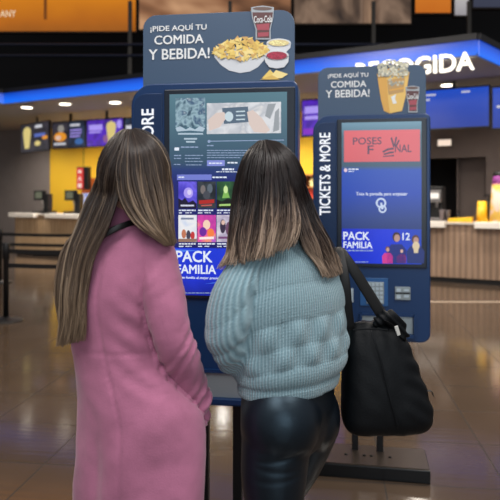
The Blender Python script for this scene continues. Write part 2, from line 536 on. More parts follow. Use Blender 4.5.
# menu screens in a row
tvc = M['black']
def tv(name_label, px0, px1, off, py0, py1, pics, yaw=0.0, cat_='menu screen', group='menu screens above the counter', mount=True):
    s0, s1 = bar_s(px0, off), bar_s(px1, off)
    pc = (px0 + px1) / 2
    z1 = bar_z(pc, py0, off); z0 = bar_z(pc, py1, off)
    c = bar_pt((s0 + s1) / 2, off, z0)
    r = empty('menu_screen', c, RZB + yaw)
    hw = (s1 - s0) / 2; h = z1 - z0
    tag(r, name_label, cat_, group)
    MB().box(-hw, hw, 0, 0.06, 0, h).build('casing', tvc, r, bevel=0.005)
    n = 0
    for (a0, a1, m, txt) in pics:
        x0 = -hw + 0.02 + a0 * (2 * hw - 0.04); x1 = -hw + 0.02 + a1 * (2 * hw - 0.04)
        d = MB().box(x0, x1, -0.004, 0.002, 0.025, h - 0.025).build('display', m, r)
        if txt:
            for kind, u0, v0, u1, v1, mm in txt:
                t = MB()
                X0 = x0 + u0 * (x1 - x0); X1 = x0 + u1 * (x1 - x0); Z0 = 0.02 + v0 * (h - 0.04); Z1 = 0.02 + v1 * (h - 0.04)
                if kind == 'bar': t.box(X0, X1, -0.009, -0.004, Z0, Z1)
                elif kind == 'cup':
                    w_ = X1 - X0
                    t.prism([(X0 + w_ * 0.22, Z0), (X1 - w_ * 0.22, Z0), (X1, Z1 * 0.75 + Z0 * 0.25), (X1 - w_ * .1, Z1 * .9 + Z0 * .1), ((X0 + X1) / 2, Z1), (X0 + w_ * .1, Z1 * .9 + Z0 * .1), (X0, Z1 * 0.75 + Z0 * 0.25)], -0.009, -0.004)
                elif kind == 'disc':
                    cx, cz = (X0 + X1) / 2, (Z0 + Z1) / 2
                    t.prism([(cx + (X1 - X0) / 2 * math.cos(2 * PI * q / 16), cz + (Z1 - Z0) / 2 * math.sin(2 * PI * q / 16)) for q in range(16)], -0.009, -0.004)
                t.build({'bar': 'menu_line', 'cup': 'cup_picture', 'disc': 'food_picture'}[kind], mm, d)
    if mount:
        MB().box(-0.03, 0.03, 0.06, 0.09, h * 0.5, ZS - z0 + 0.01).build('ceiling_mount', M['blackmetal'], r)
    return r
e_w = emit('menu_white', (215, 215, 222), 0.9); e_cream = emit('menu_cream', (225, 205, 130), 0.9); e_or = emit('menu_orange', (232, 150, 40), 0.9)
e_dk = emit_picture('menu_dark', [(22, 22, 28), (34, 34, 44), (60, 56, 66), (26, 26, 34)], 5, 1)
e_dk2 = emit_picture('menu_dark_blue', [(20, 24, 34), (30, 40, 62), (44, 60, 84), (26, 30, 40)], 5, 2)
e_pu = emit_picture('menu_purple', [(50, 22, 120), (86, 40, 190), (70, 40, 150), (120, 90, 220)], 3, 3, 1.0)
e_pl = emit('menu_lilac', (170, 150, 240), 1.0)
e_bl = emit_ramp('menu_blue', [(0, (12, 52, 150)), (1, (16, 74, 196))], 'Z', 0, 0.8, 1.0)
e_red = emit('menu_red', (200, 50, 60), 0.9)
TV = 1.72
tv('angled hanging menu screen at the far left end showing a pale milkshake', 13.5, 56, TV, 122.5, 152, [(0, .45, e_dk, [('cup', .2, .12, .85, .92, e_cream)]), (.46, 1, e_dk, [('bar', .1, .5, .8, .62, emit('menu_soft_blue', (90, 110, 190), .9)), ('bar', .15, .82, .6, .92, e_w), ('disc', .12, .18, .5, .36, e_cream), ('disc', .6, .38, .98, .52, e_or)])], yaw=math.radians(-16))
tv('second hanging menu screen from the left with burger pictures', 52, 85.5, TV, 121, 148.5, [(0, .49, e_dk, [('disc', .1, .25, .9, .62, e_or), ('disc', .35, .6, .75, .9, emit('menu_grey', (150, 146, 140), .9)), ('bar', .1, .12, .85, .2, e_w), ('disc', .2, .3, .6, .5, e_w)]), (.51, 1, e_dk2, [('bar', .1, .82, .7, .9, e_w), ('bar', .1, .64, .8, .69, e_pl), ('bar', .1, .52, .8, .57, e_pl), ('bar', .1, .4, .7, .45, e_pl), ('disc', .4, .1, .9, .34, emit('menu_blue_drink', (60, 110, 180), .8))])])
tv('purple promotional menu screen with a popcorn cup beside the long haired head', 86.5, 123.5, TV, 118.5, 146.5, [(0, 1, e_pu, [('bar', .06, .6, .44, .82, e_pl), ('bar', .06, .5, .4, .56, e_pl), ('cup', .55, .1, .82, .93, e_cream), ('disc', .46, .1, .62, .42, emit('menu_mauve', (140, 90, 150), .9)), ('disc', .84, .62, .97, .95, e_pl)])])
tv('menu screen half hidden by the left edge of the nearer kiosk', 124.5, 162, TV, 116.5, 146, [(0, 1, e_dk2, [('bar', .03, .55, .2, .75, e_w), ('disc', .02, .2, .16, .5, e_pl)])])
tv('purple menu screen seen in the gap between the two kiosks', 301.5, 345, TV, 98, 136, [(0, 1, e_pu, [('bar', .06, .62, .6, .82, e_pl), ('bar', .06, .45, .5, .55, e_pl), ('bar', .02, .04, .55, .2, emit('menu_violet', (130, 40, 190), 1))])])
tv('wide blank blue hanging screen above the right counter', 418, 490, TV, 87.5, 129, [(0, 1, e_bl, [('bar', .06, .86, .25, .9, e_w), ('bar', .06, .74, .16, .78, e_w), ('bar', .62, .88, .74, .92, e_w)])])
tv('blue hanging screen cut off by the right edge of the view', 491.5, 560, TV, 84, 128, [(0, 1, e_bl, [('bar', .06, .5, .2, .55, e_w)])])

# counter
wood = None
def slat_mat(name, a, b):
    m, nt, bs = newmat(name)
    tc = nt.nodes.new('ShaderNodeTexCoord')
    wv = nt.nodes.new('ShaderNodeTexWave'); wv.wave_type = 'BANDS'; wv.bands_direction = 'X'; wv.inputs['Scale'].default_value = 3.2; wv.inputs['Distortion'].default_value = 0
    nt.links.new(tc.outputs['Object'], wv.inputs['Vector'])
    n = nt.nodes.new('ShaderNodeTexNoise'); n.inputs['Scale'].default_value = 6; n.inputs['Detail'].default_value = 6
    mp = nt.nodes.new('ShaderNodeMapping'); mp.inputs['Scale'].default_value = (3, 3, 0.3)
    nt.links.new(tc.outputs['Object'], mp.inputs['Vector']); nt.links.new(mp.outputs['Vector'], n.inputs['Vector'])
    r = nt.nodes.new('ShaderNodeValToRGB'); r.color_ramp.elements[0].color = lin(a); r.color_ramp.elements[1].color = lin(b)
    r.color_ramp.elements[0].position = 0.3; r.color_ramp.elements[1].position = 0.7
    nt.links.new(n.outputs['Fac'], r.inputs['Fac'])
    mx = nt.nodes.new('ShaderNodeMixRGB'); mx.blend_type = 'MULTIPLY'; mx.inputs['Fac'].default_value = 0.35
    nt.links.new(r.outputs['Color'], mx.inputs['Color1']); nt.links.new(wv.outputs['Color'], mx.inputs['Color2'])
    nt.links.new(mx.outputs['Color'], bs.inputs['Base Color'])
    bp = nt.nodes.new('ShaderNodeBump'); bp.inputs['Strength'].default_value = 0.6; bp.inputs['Distance'].default_value = 0.02
    nt.links.new(wv.outputs['Fac'], bp.inputs['Height']); nt.links.new(bp.outputs['Normal'], bs.inputs['Normal'])
    bs.inputs['Roughness'].default_value = 0.5
    return m
wood = slat_mat('pale_wood_slats', (196, 160, 120), (222, 190, 150))
wood2 = slat_mat('grey_brown_wood_slats', (150, 124, 104), (176, 148, 126))
top_m = mat('white_worktop', (240, 234, 226), 0.35)
top_m2 = mat('pale_stone_worktop', (205, 195, 186), 0.35)
CO = 1.85
def counter(label, px0, px1, m, slabs):
    s0, s1 = bar_s(px0, CO), bar_s(px1, CO)
    r = empty('service_counter', bar_pt(s0, CO), RZB)
    tag(r, label, 'counter')
    L = s1 - s0
    MB().box(0, L, 0.03, 0.7, 0.09, 1.0).build('front_panel', m, r)
    MB().box(0.03, L, 0.07, 0.68, 0, 0.09).build('plinth', M['black'], r)
    MB().box(-0.02, L, -0.02, 0.75, 1.0, 1.035).build('worktop', top_m2, r, bevel=0.004)
    for a, b in slabs:
        a_, b_ = bar_s(a, CO) - s0, bar_s(b, CO) - s0
        MB().box(a_, b_, -0.12, 0.1, 0.945, 1.05).build('raised_shelf', top_m, r, bevel=0.008)
    return r
counter('long pale slatted wood counter with white ledges behind the pink coat', 14, 352, wood, [(12, 37), (48, 82), (93, 130), (296, 330)])
counter('grey brown slatted wood counter with white ledges right of the kiosks', 354, 640, wood2, [(405, 446), (475, 520), (545, 600)])

# registers on the counter
def register(label, px, h=0.36):
    s = bar_s(px, CO + 0.4); p = bar_pt(s, CO + 0.4, 1.036)
    r = empty('cash_register', p, RZB + 0.25)
    tag(r, label, 'cash register', 'cash registers on the left counter')
    MB().box(-0.19, 0.3, -0.14, 0.2, 0, 0.06).build('base', M['black'], r, bevel=0.01)
    MB().tube([(0.02, 0.05, 0.05), (0.04, 0.05, 0.2), (0.0, 0.02, 0.36)], 0.035).build('stand', mat('pale_stand', (190, 186, 180), 0.4, 0.4), r, True)
    MB().box(0.07, 0.22, -0.06, 0.14, 0.06, 0.50).build('terminal_body', M['black'], r, bevel=0.02)
    sc = MB(); sc.prism([(-0.2, 0.33), (0.14, 0.33), (0.14, 0.58), (-0.2, 0.58)], -0.06, -0.01)
    scr = sc.build('screen', M['black'], r, bevel=0.008)
    MB().box(-0.15, 0.03, -0.064, -0.059, 0.38, 0.54).build('display', emit('dim_display', (108, 112, 92), 0.8), scr)
    return r
register('black cash register at the open left end of the pale counter', 42)
register('black cash register under the hanging red sign', 73)

# hanging red sign in front of the yellow wall
s = bar_s(81, 3.0); p = bar_pt(s, 3.0, bar_z(81, 189.5, 3.0))
r = empty('hanging_sign', p, RZB)
tag(r, 'tall red and white lit sign hanging before the yellow wall', 'sign')
hh = bar_z(81, 167, 3.0) - p.z
ob = MB().box(-0.16, 0.24, 0, 0.12, 0, hh).build('case', M['black'], r, bevel=0.008)
ob = MB().box(-0.15, 0.08, -0.008, 0.002, 0.02, hh - 0.02).build('lit_panel', emit('red_sign_light', (214, 48, 44), 1.0), r)
mbx = MB(); mbx.prism([(-0.1, .05), (0.03, .05), (0.03, .16), (-0.1, .16)], -0.014, -0.008)
mbx.prism([(-0.1, .22), (-0.035, .36), (0.03, .22), (0.0, .22), (-0.035, .29), (-0.07, .22)], -0.014, -0.008)
mbx.prism([(-0.09, hh - .16), (0.02, hh - .16), (0.02, hh - .08), (-0.09, hh - .08)], -0.014, -0.008)
mbx.build('white_mark', emit('white_sign_light', (240, 215, 205), 1.0), ob)
MB().tube([(0.03, 0.06, hh), (0.03, 0.06, ZS - p.z)], 0.008).build('hanging_rod', M['blackmetal'], r)

# drink display behind the registers
s = bar_s(93, 3.3)
r = empty('drink_cooler', bar_pt(s, 3.3), RZB)
tag(r, 'orange fronted cooler with a lit blue and white panel by the yellow wall', 'cooler')
MB().box(-0.42, 0.6, 0, 0.5, 0, 1.95).build('cabinet', mat('orange_brown_laminate', (190, 92, 30), 0.5), r, bevel=0.01)
d_ = MB().box(-0.38, 0.1, -0.01, 0.0, 1.02, 1.55).build('lit_panel', emit_picture('cooler_panel', [(120, 60, 60), (130, 150, 220), (225, 225, 240), (210, 90, 60)], 4, 6), r)

# snack shelf seen between the kiosks
s = bar_s(305, 3.4)
r = empty('snack_shelf', bar_pt(s, 3.4), RZB)
tag(r, 'lit wooden snack shelf seen in the gap between the kiosks', 'shelf')
shm = mat('warm_wood_shelf', (176, 110, 52), 0.5)
MB().box(-0.5, 0.6, 0.35, 0.4, 0, 1.95).build('back_board', mat('shelf_back', (150, 86, 40), 0.6), r)
for z in (1.1, 1.4, 1.65, 1.92): MB().box(-0.5, 0.6, 0, 0.35, z, z + 0.03).build('shelf_board', shm, r)
for x in (-0.52, 0.6): MB().box(x, x + 0.03, 0, 0.4, 0, 1.95).build('side_panel', shm, r)
cols_ = [(240, 190, 60), (230, 225, 210), (220, 120, 40), (236, 200, 120), (200, 60, 40), (240, 220, 150)]
names_ = ['yellow', 'cream', 'orange', 'straw coloured', 'red', 'pale yellow']
snack = []
for k in range(6):
    zz = (1.13, 1.43, 1.68)[k % 3]; xx = (-0.30 if k < 3 else 0.1) + 0.05 * (k % 3)
    q = bar_pt(s + xx, 3.4 + 0.12, zz)
    c = MB(); c.prism([(-.11, 0), (.11, 0), (.11, .15), (.09, .19), (-.09, .19), (-.11, .15)], -0.06, 0.06)
    ob = c.build('snack_packet', mat('packet_paper', cols_[k], 0.5)); ob.location = q; ob.rotation_euler = (0, 0, RZB)
    tag(ob, '%s snack packet on the %s board of the lit shelf between the kiosks' % (names_[k], ('lower', 'middle', 'upper')[k % 3]), 'snack packet', 'snack packets on the lit shelf')

# right bar: coffee machine, tubs and small things
cm_s = bar_s(434, CO + 0.4)
r = empty('coffee_machine', bar_pt(cm_s, CO + 0.4, 1.036), RZB)
tag(r, 'grey and black coffee machine on the right counter beside the kiosk', 'coffee machine')
ch = mat('grey_machine_metal', (120, 118, 120), 0.35, 0.6)
MB().box(-0.3, 0.14, 0.05, 0.34, 0, 0.62).build('body', M['black'], r, bevel=0.02)
MB().box(-0.3, 0.14, -0.12, 0.05, 0.33, 0.55).build('head', ch, r, bevel=0.02)
MB().box(-0.3, 0.14, -0.12, 0.05, 0, 0.06).build('drip_tray', ch, r, bevel=0.008)
for x in (-0.22, -0.08, 0.06): MB().tube([(x, -0.05, 0.34), (x, -0.05, 0.24)], [0.03, 0.02]).build('spout', ch, r, True)
MB().box(-0.27, 0.11, -0.124, -0.118, 0.4, 0.5).build('control_panel', M['white'], r)
for k, px in enumerate((442, 448)):
    q = bar_pt(bar_s(px, CO + 0.3), CO + 0.3, 1.036)
    g = mat('grey_cup', (128 - 30 * k, 118 - 26 * k, 122 - 24 * k), 0.3)
    ob = MB().lathe([(0.03, 0), (0.045, 0.19), (0.05, 0.2), (0.043, 0.2), (0.028, 0.01)], seg=18).build('tumbler', g, None, True)
    ob.location = q
    tag(ob, ('pale grey tumbler next to the coffee machine' if k == 0 else 'darker tumbler between coffee machine and lying yellow carton'), 'cup', 'tumblers on the right counter')
q = bar_pt(bar_s(458, CO + 0.22), CO + 0.22, 1.036)
yel = mat('yellow_carton_print', (246, 190, 40), 0.5, var=0.25, scale=30)
c = MB(); c.prism([(-.15, 0), (.24, 0), (.24, .09), (-.15, .06)], -0.09, 0.09)
ob = c.build('flat_carton', yel, bevel=0.004); ob.location = q; ob.rotation_euler = (0, 0, RZB)
tag(ob, 'yellow carton lying flat on the right counter', 'carton')
bottle = MB().lathe([(0.03, 0), (0.035, 0.02), (0.035, 0.1), (0.013, 0.14), (0.013, 0.17), (0.018, 0.175), (0.018, 0.2)], seg=16).build('sauce_bottle', M['black'], None, True)
bottle.location = bar_pt(bar_s(458.5, CO + 0.45), CO + 0.45, 1.035)
tag(bottle, 'small black bottle standing behind the lying yellow carton', 'bottle')
def tub(label, px, z, r0, r1, h, m, rim=None, off=CO + 0.36, rimmat=None):
    q = bar_pt(bar_s(px, off), off, z)
    rr = empty('popcorn_tub', q, 0.3)
    tag(rr, label, 'popcorn tub')
    MB().lathe([(r0, 0), (r1, h), (r1 - 0.006, h), (r1 - 0.01, h - 0.006)], seg=28).build('cup_wall', m, rr, True)
    MB().lathe([(r0 + 0.006, -0.0), (r0 + 0.01, 0.012), (r0 + 0.002, 0.02)], seg=28).build('rim', rimmat or m, rr, True)
    return rr
def tub_mat(name, a, b, sc=9, seed=0):
    m, nt, bs = newmat(name)
    tc = nt.nodes.new('ShaderNodeTexCoord'); n = nt.nodes.new('ShaderNodeTexNoise'); n.inputs['Scale'].default_value = sc
    mp = nt.nodes.new('ShaderNodeMapping'); mp.inputs['Location'].default_value = (seed, seed, seed)
    nt.links.new(tc.outputs['Object'], mp.inputs['Vector']); nt.links.new(mp.outputs['Vector'], n.inputs['Vector'])
    r_ = nt.nodes.new('ShaderNodeValToRGB'); r_.color_ramp.elements[0].color = lin(a); r_.color_ramp.elements[1].color = lin(b)
    r_.color_ramp.elements[0].position = .45; r_.color_ramp.elements[1].position = .55
    nt.links.new(n.outputs['Fac'], r_.inputs['Fac']); nt.links.new(r_.outputs['Color'], bs.inputs['Base Color']); bs.inputs['Roughness'].default_value = .5
    return m
zt = 1.036
tub('upturned bright yellow popcorn tub left of the tall tub stack', 482, zt, 0.098, 0.072, 0.36, tub_mat('tub_yellow', (250, 190, 20), (255, 215, 80)))
tub('big yellow and cream popcorn tub at the right edge of the counter', 499, zt, 0.16, 0.115, 0.64, tub_mat('tub_cream', (240, 200, 90), (240, 215, 200), 7, 4))
tub('small purple tub with black base topping the big cream tub', 499, zt + 0.64, 0.11, 0.095, 0.15, mat('tub_purple', (150, 70, 150), 0.5, var=.3), rimmat=mat('tub_pink', (215, 140, 150), .5))
q = bar_pt(bar_s(499, CO + 0.36), CO + 0.36, zt + 0.79)
ob = MB().lathe([(0.1, 0), (0.105, 0.015), (0.08, 0.07), (0.02, 0.085)], seg=24).build('black_lid', M['black'], None, True); ob.location = q
tag(ob, 'black domed lid on top of the small purple tub', 'lid')
q = bar_pt(bar_s(489, CO + 0.62), CO + 0.62, 1.035)
ob = empty('syrup_dispenser', q); tag(ob, 'black pump dispenser behind the popcorn tubs', 'dispenser')
MB().lathe([(0.06, 0), (0.065, 0.02), (0.065, 0.34), (0.05, 0.38), (0.02, 0.4)], seg=20).build('canister', M['black'], ob, True)
MB().tube([(0, 0, 0.39), (0, 0, 0.46), (-0.06, -0.03, 0.47), (-0.09, -0.05, 0.44)], 0.014).build('pump', M['blackmetal'], ob, True)
# emergency light
zz0 = bar_z(445, 147, BW); zz1 = bar_z(445, 139, BW); s0, s1 = bar_s(437.5, BW), bar_s(453, BW)
r = empty('emergency_light', bar_pt((s0 + s1) / 2, BW - 0.005, zz0), RZB); tag(r, 'small white lit emergency lamp on the grey brown wall', 'wall lamp')
hw = (s1 - s0) / 2
MB().box(-hw, hw, -0.07, 0, 0, zz1 - zz0).build('case', mat('lamp_case', (120, 110, 104), 0.5), r, bevel=0.01)
MB().box(-hw * .85, hw * .85, -0.08, -0.07, 0.02, zz1 - zz0 - 0.02).build('diffuser', emit('lamp_diffuser', (250, 225, 205), 1.0), r)

# ------------------------------------------------------------------ the dark upper storey with lit billboards
dark = mat('dark_upper_wall', (10, 12, 20), 0.8)
o = MB().box(-13, 13, 17.6, 17.8, ZS + 0.3, 11).build('wall_upper', dark); struct(o)
def pl(px, d, z): return Vector(((px - 250) / F * d, d, z))
def billboard(label, px0, px1, d0, d1, pyb, ztop, m, extra=None):
    a = pl(px0, d0, 0); b = pl(px1, d1, 0)
    z0 = EYE + (HZ - pyb) / F * (d0 + d1) / 2
    L = (b - a).length; ang = math.atan2(b.y - a.y, b.x - a.x)
    r = empty('billboard', (a.x, a.y, z0), ang); tag(r, label, 'billboard', 'lit billboards above the blue band')
    H = ztop - z0
    MB().box(0, L, 0, 0.15, 0, H).build('frame', mat('billboard_frame', (40, 26, 14), 0.6), r)
    f = MB().box(0.03, L - 0.03, -0.01, 0, 0.04, H).build('picture', m, r)
    if extra: extra(f, L, H, r)
    return r
m_or = emit_ramp('orange_billboard', [(0, (150, 84, 18)), (0.18, (176, 98, 16)), (0.5, (205, 122, 14)), (1, (214, 136, 24))], 'Z', 0, 1.6, 1.0, 0.25, 1.2)
def ext1(f, L, H, r):
    t = MB(); text_into(t, 'ANY', 0.62 * 0 + (0 + 52) * 0 + X_ANY[0], X_ANY[2], X_ANY[1], X_ANY[3], -0.014, 0.015, 0, False, 0.003)
    t.build('lettering', emit('billboard_white', (236, 214, 180), 1.0), f)
    # film still: dark gap line and pale limb shapes
    t = MB(); x = L * 0.0 + X_SEAM; t.box(x, x + 0.07, -0.016, -0.01, 0.3, H); t.build('panel_joint', emit('billboard_joint', (110, 58, 10), 1.0), f)
D0 = 14.0
def bx(px): return ((px + 60) / F) * D0
X_ANY = (bx(0.5), bx(16), 0, 0); zb = EYE + (HZ - 33) / F * D0
X_ANY = (bx(0.5), bx(16), EYE + (HZ - 17) / F * D0 - zb, EYE + (HZ - 10.5) / F * D0 - zb)
X_SEAM = bx(44)
billboard('long orange lit billboard with white lettering high above the left counter', -60, 137, D0, D0, 33, 8.5, m_or, ext1)
m_sk = emit_picture('brown_billboard', [(66, 40, 26), (140, 96, 66), (196, 150, 112), (150, 104, 70), (216, 176, 140)], 0.5, 2.0, 1.0, .5, (1, 1, 1.5))
billboard('lit billboard of pale brown figures right behind the nearer kiosk top', 138, 292, D0, D0, 31, 8.5, m_sk)
m_br = emit_picture('grey_brown_billboard', [(44, 34, 30), (84, 66, 54), (130, 106, 88), (92, 70, 56), (150, 120, 96)], 0.7, 5.0, 1.0, .8, (1.5, 1, 1))
billboard('lit billboard with blurred grey brown figure right of the nearer kiosk', 293, 412, D0, D0, 25, 8.5, m_br)
m_o2 = emit_ramp('amber_billboard', [(0, (190, 100, 20)), (1, (224, 140, 40))], 'Z', 0, 1.5, 1.0, .3, 1.5)
billboard('short amber lit billboard above the right end of the blue band', 414, 452, D0, D0, 14.5, 8.5, m_o2)
m_wp = emit_ramp('pale_billboard', [(0, (150, 146, 150)), (0.4, (190, 186, 186)), (1, (120, 128, 150))], 'Z', 0, 1.5, 1.0, .3, 1.5)
billboard('narrow whitish lit panel right of the amber billboard', 453.5, 470, D0, D0, 17, 8.5, m_wp)
m_bg = emit_ramp('blue_grey_billboard', [(0, (52, 56, 74)), (1, (70, 76, 98))], 'Z', 0, 1.5, 1.0, .3, 1.5)
billboard('dim blue grey panel at the top right corner of the view', 472, 560, D0, D0, 9, 8.5, m_bg)
# gallery railing
r = empty('gallery_railing', (0, 13.6, ZS + 0.3)); tag(r, 'thin dark railing running across the unlit gallery above the blue band', 'railing')
rail_m = mat('railing_metal', (52, 60, 84), 0.4, 0.5)
for name, py in (('top_rail', 44.5), ('lower_rail', 55.5)):
    z = EYE + (HZ - py) / F * 13.6 - ZS - 0.3
    MB().tube([(-8, 0, z), (8, 0, z)], 0.03, 8).build(name, rail_m, r, True)
post_m = mat('railing_post', (84, 82, 80), 0.5, 0.4)
for px in (-50, 129.5, 230, 374, 470):
    x = (px - 250) / F * 13.6; MB().box(x - 0.04, x + 0.04, 0.03, 0.1, -0.0, 2.05).build('post', post_m, r)
# gallery floor: dark slab over the soffit
o = MB().vprism([tuple(p) for p in ((-13, 17.6), (-13, 14.6), (-7.2, 12.0), (-5.0, 13.4), (3.0, 9.6), (9, 15), (9, 17.6))], ZS + 0.28, ZS + 0.31).build('floor_gallery', mat('dark_slab', (14, 15, 20), .8)); struct(o)

# ------------------------------------------------------------------ belt barriers
def stanchion(label, base, h, belt_to=None, rd=0.2, dir_=None):
    r = empty('belt_barrier_post', base)
    tag(r, label, 'barrier post', 'belt barriers left of the counter')
    MB().lathe([(rd, 0), (rd, 0.012), (rd * .92, 0.022), (0.05, 0.034), (0.034, 0.05)], seg=36).build('base', M['black'], r, True)
    MB().lathe([(0.032, 0.03), (0.032, h - 0.2), (0.042, h - 0.19), (0.042, h - 0.01), (0.036, h)], seg=20).build('pole', M['blackmetal'], r, True)
    if belt_to is not None:
        d = Vector(belt_to) - Vector(base); d.z = 0
        u = d.normalized(); n = Vector((-u.y, u.x, 0))
        for z in (h - 0.10, h - 0.27):
            a = u * 0.03; b = d - u * 0.03; t = MB(); pts = []
            for k in range(9):
                q = a.lerp(b, k / 8); q.z = z - 0.012 * math.sin(PI * k / 8); pts.append(q)
            v = []
            for q in pts:
                for sx in (-1, 1):
                    for sz in (-1, 1): v.append(q + n * 0.002 * sx + Vector((0, 0, 0.026 * sz)))
            f = []
            for k in range(8):
                o_ = 4 * k
                f += [(o_, o_ + 1, o_ + 5, o_ + 4), (o_ + 2, o_ + 6, o_ + 7, o_ + 3), (o_ + 1, o_ + 3, o_ + 7, o_ + 5), (o_, o_ + 4, o_ + 6, o_ + 2)]
            t.add(v, f); t.build('belt', M['black'], r)
    return r
S1 = W(6, 195, 7.4); S1.z = 0; S2 = W(118, 195, 7.3); S2.z = 0
S3 = W(0, 195, 10.6); S3.z = 0; S4 = W(118, 195, 10.3); S4.z = 0
stanchion('black belt barrier post with round foot at the left edge, the nearer one', S1, 0.93, S2)
stanchion('black belt barrier post behind the pink coat, nearer belt end', S2, 0.93)
stanchion('black belt barrier post cut by the left edge, the one farther back', S3, 0.93, S4)
stanchion('black belt barrier post behind the long brown hair, farther belt end', S4, 0.93)

t = MB().box(1.9, 8.5, 8.66, 8.72, 0.0, 0.004).build('trim_3', mat('pale_floor_strip', (205, 186, 166), .4)); struct(t)
# ------------------------------------------------------------------ ticket kiosks
class Kiosk:
    def __init__(s, cx, Y, deg):
        s.C = Vector(((cx - 250) / F * Y, Y, 0)); s.a = math.radians(deg)
        s.U = Vector((math.cos(s.a), math.sin(s.a), 0)); s.B = Vector((-math.sin(s.a), math.cos(s.a), 0))
    def at(s, px, py, off=0.0):
        """local (u, z) on the plane `off` metres in front of the kiosk face"""
        k = (px - 250) / F; O = s.C - s.B * off
        u = (k * O.y - O.x) / (s.U.x - k * s.U.y)
        y = O.y + u * s.U.y
        return u, EYE - (py - HZ) / F * y
    def rect(s, x0, y0, x1, y1, off=0.0):
        xm, ym = (x0 + x1) / 2, (y0 + y1) / 2
        u0 = s.at(x0, ym, off)[0]; u1 = s.at(x1, ym, off)[0]
        z1 = s.at(xm, y0, off)[1]; z0 = s.at(xm, y1, off)[1]
        return u0, z0, u1, z1

e_text = emit('screen_white', (228, 236, 250), 1.0)
e_soft = emit('screen_soft_white', (150, 170, 205), 0.9)

def kbox(K, name, m, parent, rc, off0, off1, bevel=0.0, rad=0.0):
    u0, z0, u1, z1 = K.rect(*rc, off1)
    mb = MB()
    if rad: mb.prism(rrect(u0, z0, u1, z1, rad), -off1, -off0)
    else: mb.box(u0, u1, -off1, -off0, z0, z1)
    return mb.build(name, m, parent, bevel=bevel)
def ktext(K, s, rc, off, mb, bold=0.03, rot=False, thick=0.0012, mi=0):
    u0, z0, u1, z1 = K.rect(*rc, off); text_into(mb, s, u0, z0, u1, z1, -off, bold, mi, rot, thick)
def kpoly(K, pts, off, mb, mi=0, th=0.001):
    mb.prism([K.at(x, y, off) for x, y in pts], -off, -off + th, mi)
def disc(cx, cy, rx, ry, n=20, a0=0, a1=2 * PI):
    return [(cx + rx * math.cos(a0 + (a1 - a0) * i / n), cy + ry * math.sin(a0 + (a1 - a0) * i / n)) for i in range(n if abs(a1 - a0 - 2 * PI) < 1e-6 else n + 1)]

class Aff:
    """maps kiosk 2 measures onto kiosk 1: a kiosk seen in another kiosk's picture frame"""
pass

def frame_kiosk(K, label, body_rc, band_x, bez, scr, scr_mat, txt_rc, board_rc, legs, base_rc):
    r = empty('ticket_kiosk', K.C, K.a)
    tag(r, label, 'ticket kiosk', 'self-service ticket kiosks')
    u0, z0, u1, z1 = K.rect(*body_rc)
    body = MB().prism(rrect(u0, z0, u1, z1, (0.05, 0.05, 0.03, 0.09)), 0.0, 0.13).build('body', M['navy'], r, bevel=0.006)
    # left band plate
    ub = K.at(band_x, 200)[0]
    MB().prism(rrect(u0 + 0.012, z0 + 0.18, ub - 0.004, z1 - 0.04, (0.01, 0.002, 0.002, 0.05)), -0.004, 0.001).build('side_plate', M['navy2'], r, bevel=0.002)
    t = MB(); ktext(K, 'TICKETS & MORE', txt_rc, 0.006, t, 0.035, True, 0.002)
    t.build('lettering', M['letter_glow'], r)
    # bezel with a real opening depth
    kbox(K, 'bezel', M['navydark'], r, bez, -0.01, 0.012, 0.004)
    s = kbox(K, 'screen', scr_mat, r, scr, 0.0, 0.0135)
    # header board
    b0, c0, b1, c1 = K.rect(*board_rc, -0.05)
    board = MB().prism(rrect(b0, c0 - 0.15, b1, c1, (0.0, 0.0, 0.055, 0.055)), 0.05, 0.07).build('header_board', M['board'], r, bevel=0.002)
    # legs and foot plate
    for px in legs:
        u = K.at(px, 440, -0.06)[0]
        MB().box(u - 0.018, u + 0.018, 0.05, 0.09, 0.05, z0 + 0.1).build('leg', M['blackmetal'], r, bevel=0.003)
    fp = MB().box(base_rc[0], base_rc[1], base_rc[2], base_rc[3], 0, 0.07).build('foot_plate', mat('dark_foot_plate', (20, 21, 24), 0.3, 0.4), r, bevel=0.004)
    tp = MB().box(base_rc[0] + .006, base_rc[1] - .006, base_rc[2] + .006, base_rc[3] - .006, 0.068, 0.076).build('top_sheet', mat('bronze_steel_sheet', (92, 82, 74), 0.28, 0.85), fp)
    mb = MB()
    for px in legs:
        u = K.at(px, 440, -0.06)[0]
        for du in (-.05, .05): mb.lathe([(.009, 0), (.009, .006), (.004, .008)], (u + du, -.02, .076), 10)
    mb.build('bolts', M['blackmetal'], tp)
    return r, s, board, (u0, z0, u1, z1)

# --- kiosk A, the nearer one
K1 = Kiosk(214, 2.43, -8)
u0, z0, u1, z1 = K1.rect(169, 93, 287, 296, 0.0135)
scrA = emit_ramp('nearer_screen', [(0.0, (18, 44, 190)), (0.2, (16, 40, 180)), (0.24, (20, 28, 100)), (0.56, (24, 34, 110)), (0.62, (34, 56, 116)), (0.66, (52, 80, 104)), (0.85, (74, 108, 124)), (1.0, (84, 122, 136))], 'Z', z0, z1, 1.0)  # teal upper stops include the glass reflection in the emitted colour
k1, s1, b1, bb1 = frame_kiosk(K1, 'tall navy ticket kiosk nearer the camera with nacho picture on its header', (131, 82, 298, 406), 163.5, (164, 88, 295, 299), (169.5, 93, 287, 296), scrA,
                              (141.5, 109, 153.5, 224), (143, 12.5, 294.5, 82), (204, 237.5), (-0.31, 0.32, -0.2, 0.2))
OF = 0.016
def pic(K, name, m, parent, rc, off=OF): return kbox(K, name, m, parent, rc, 0.013, off)
def pics(K, rc, m, s): return pic(K, 'film_poster', m, s, rc)
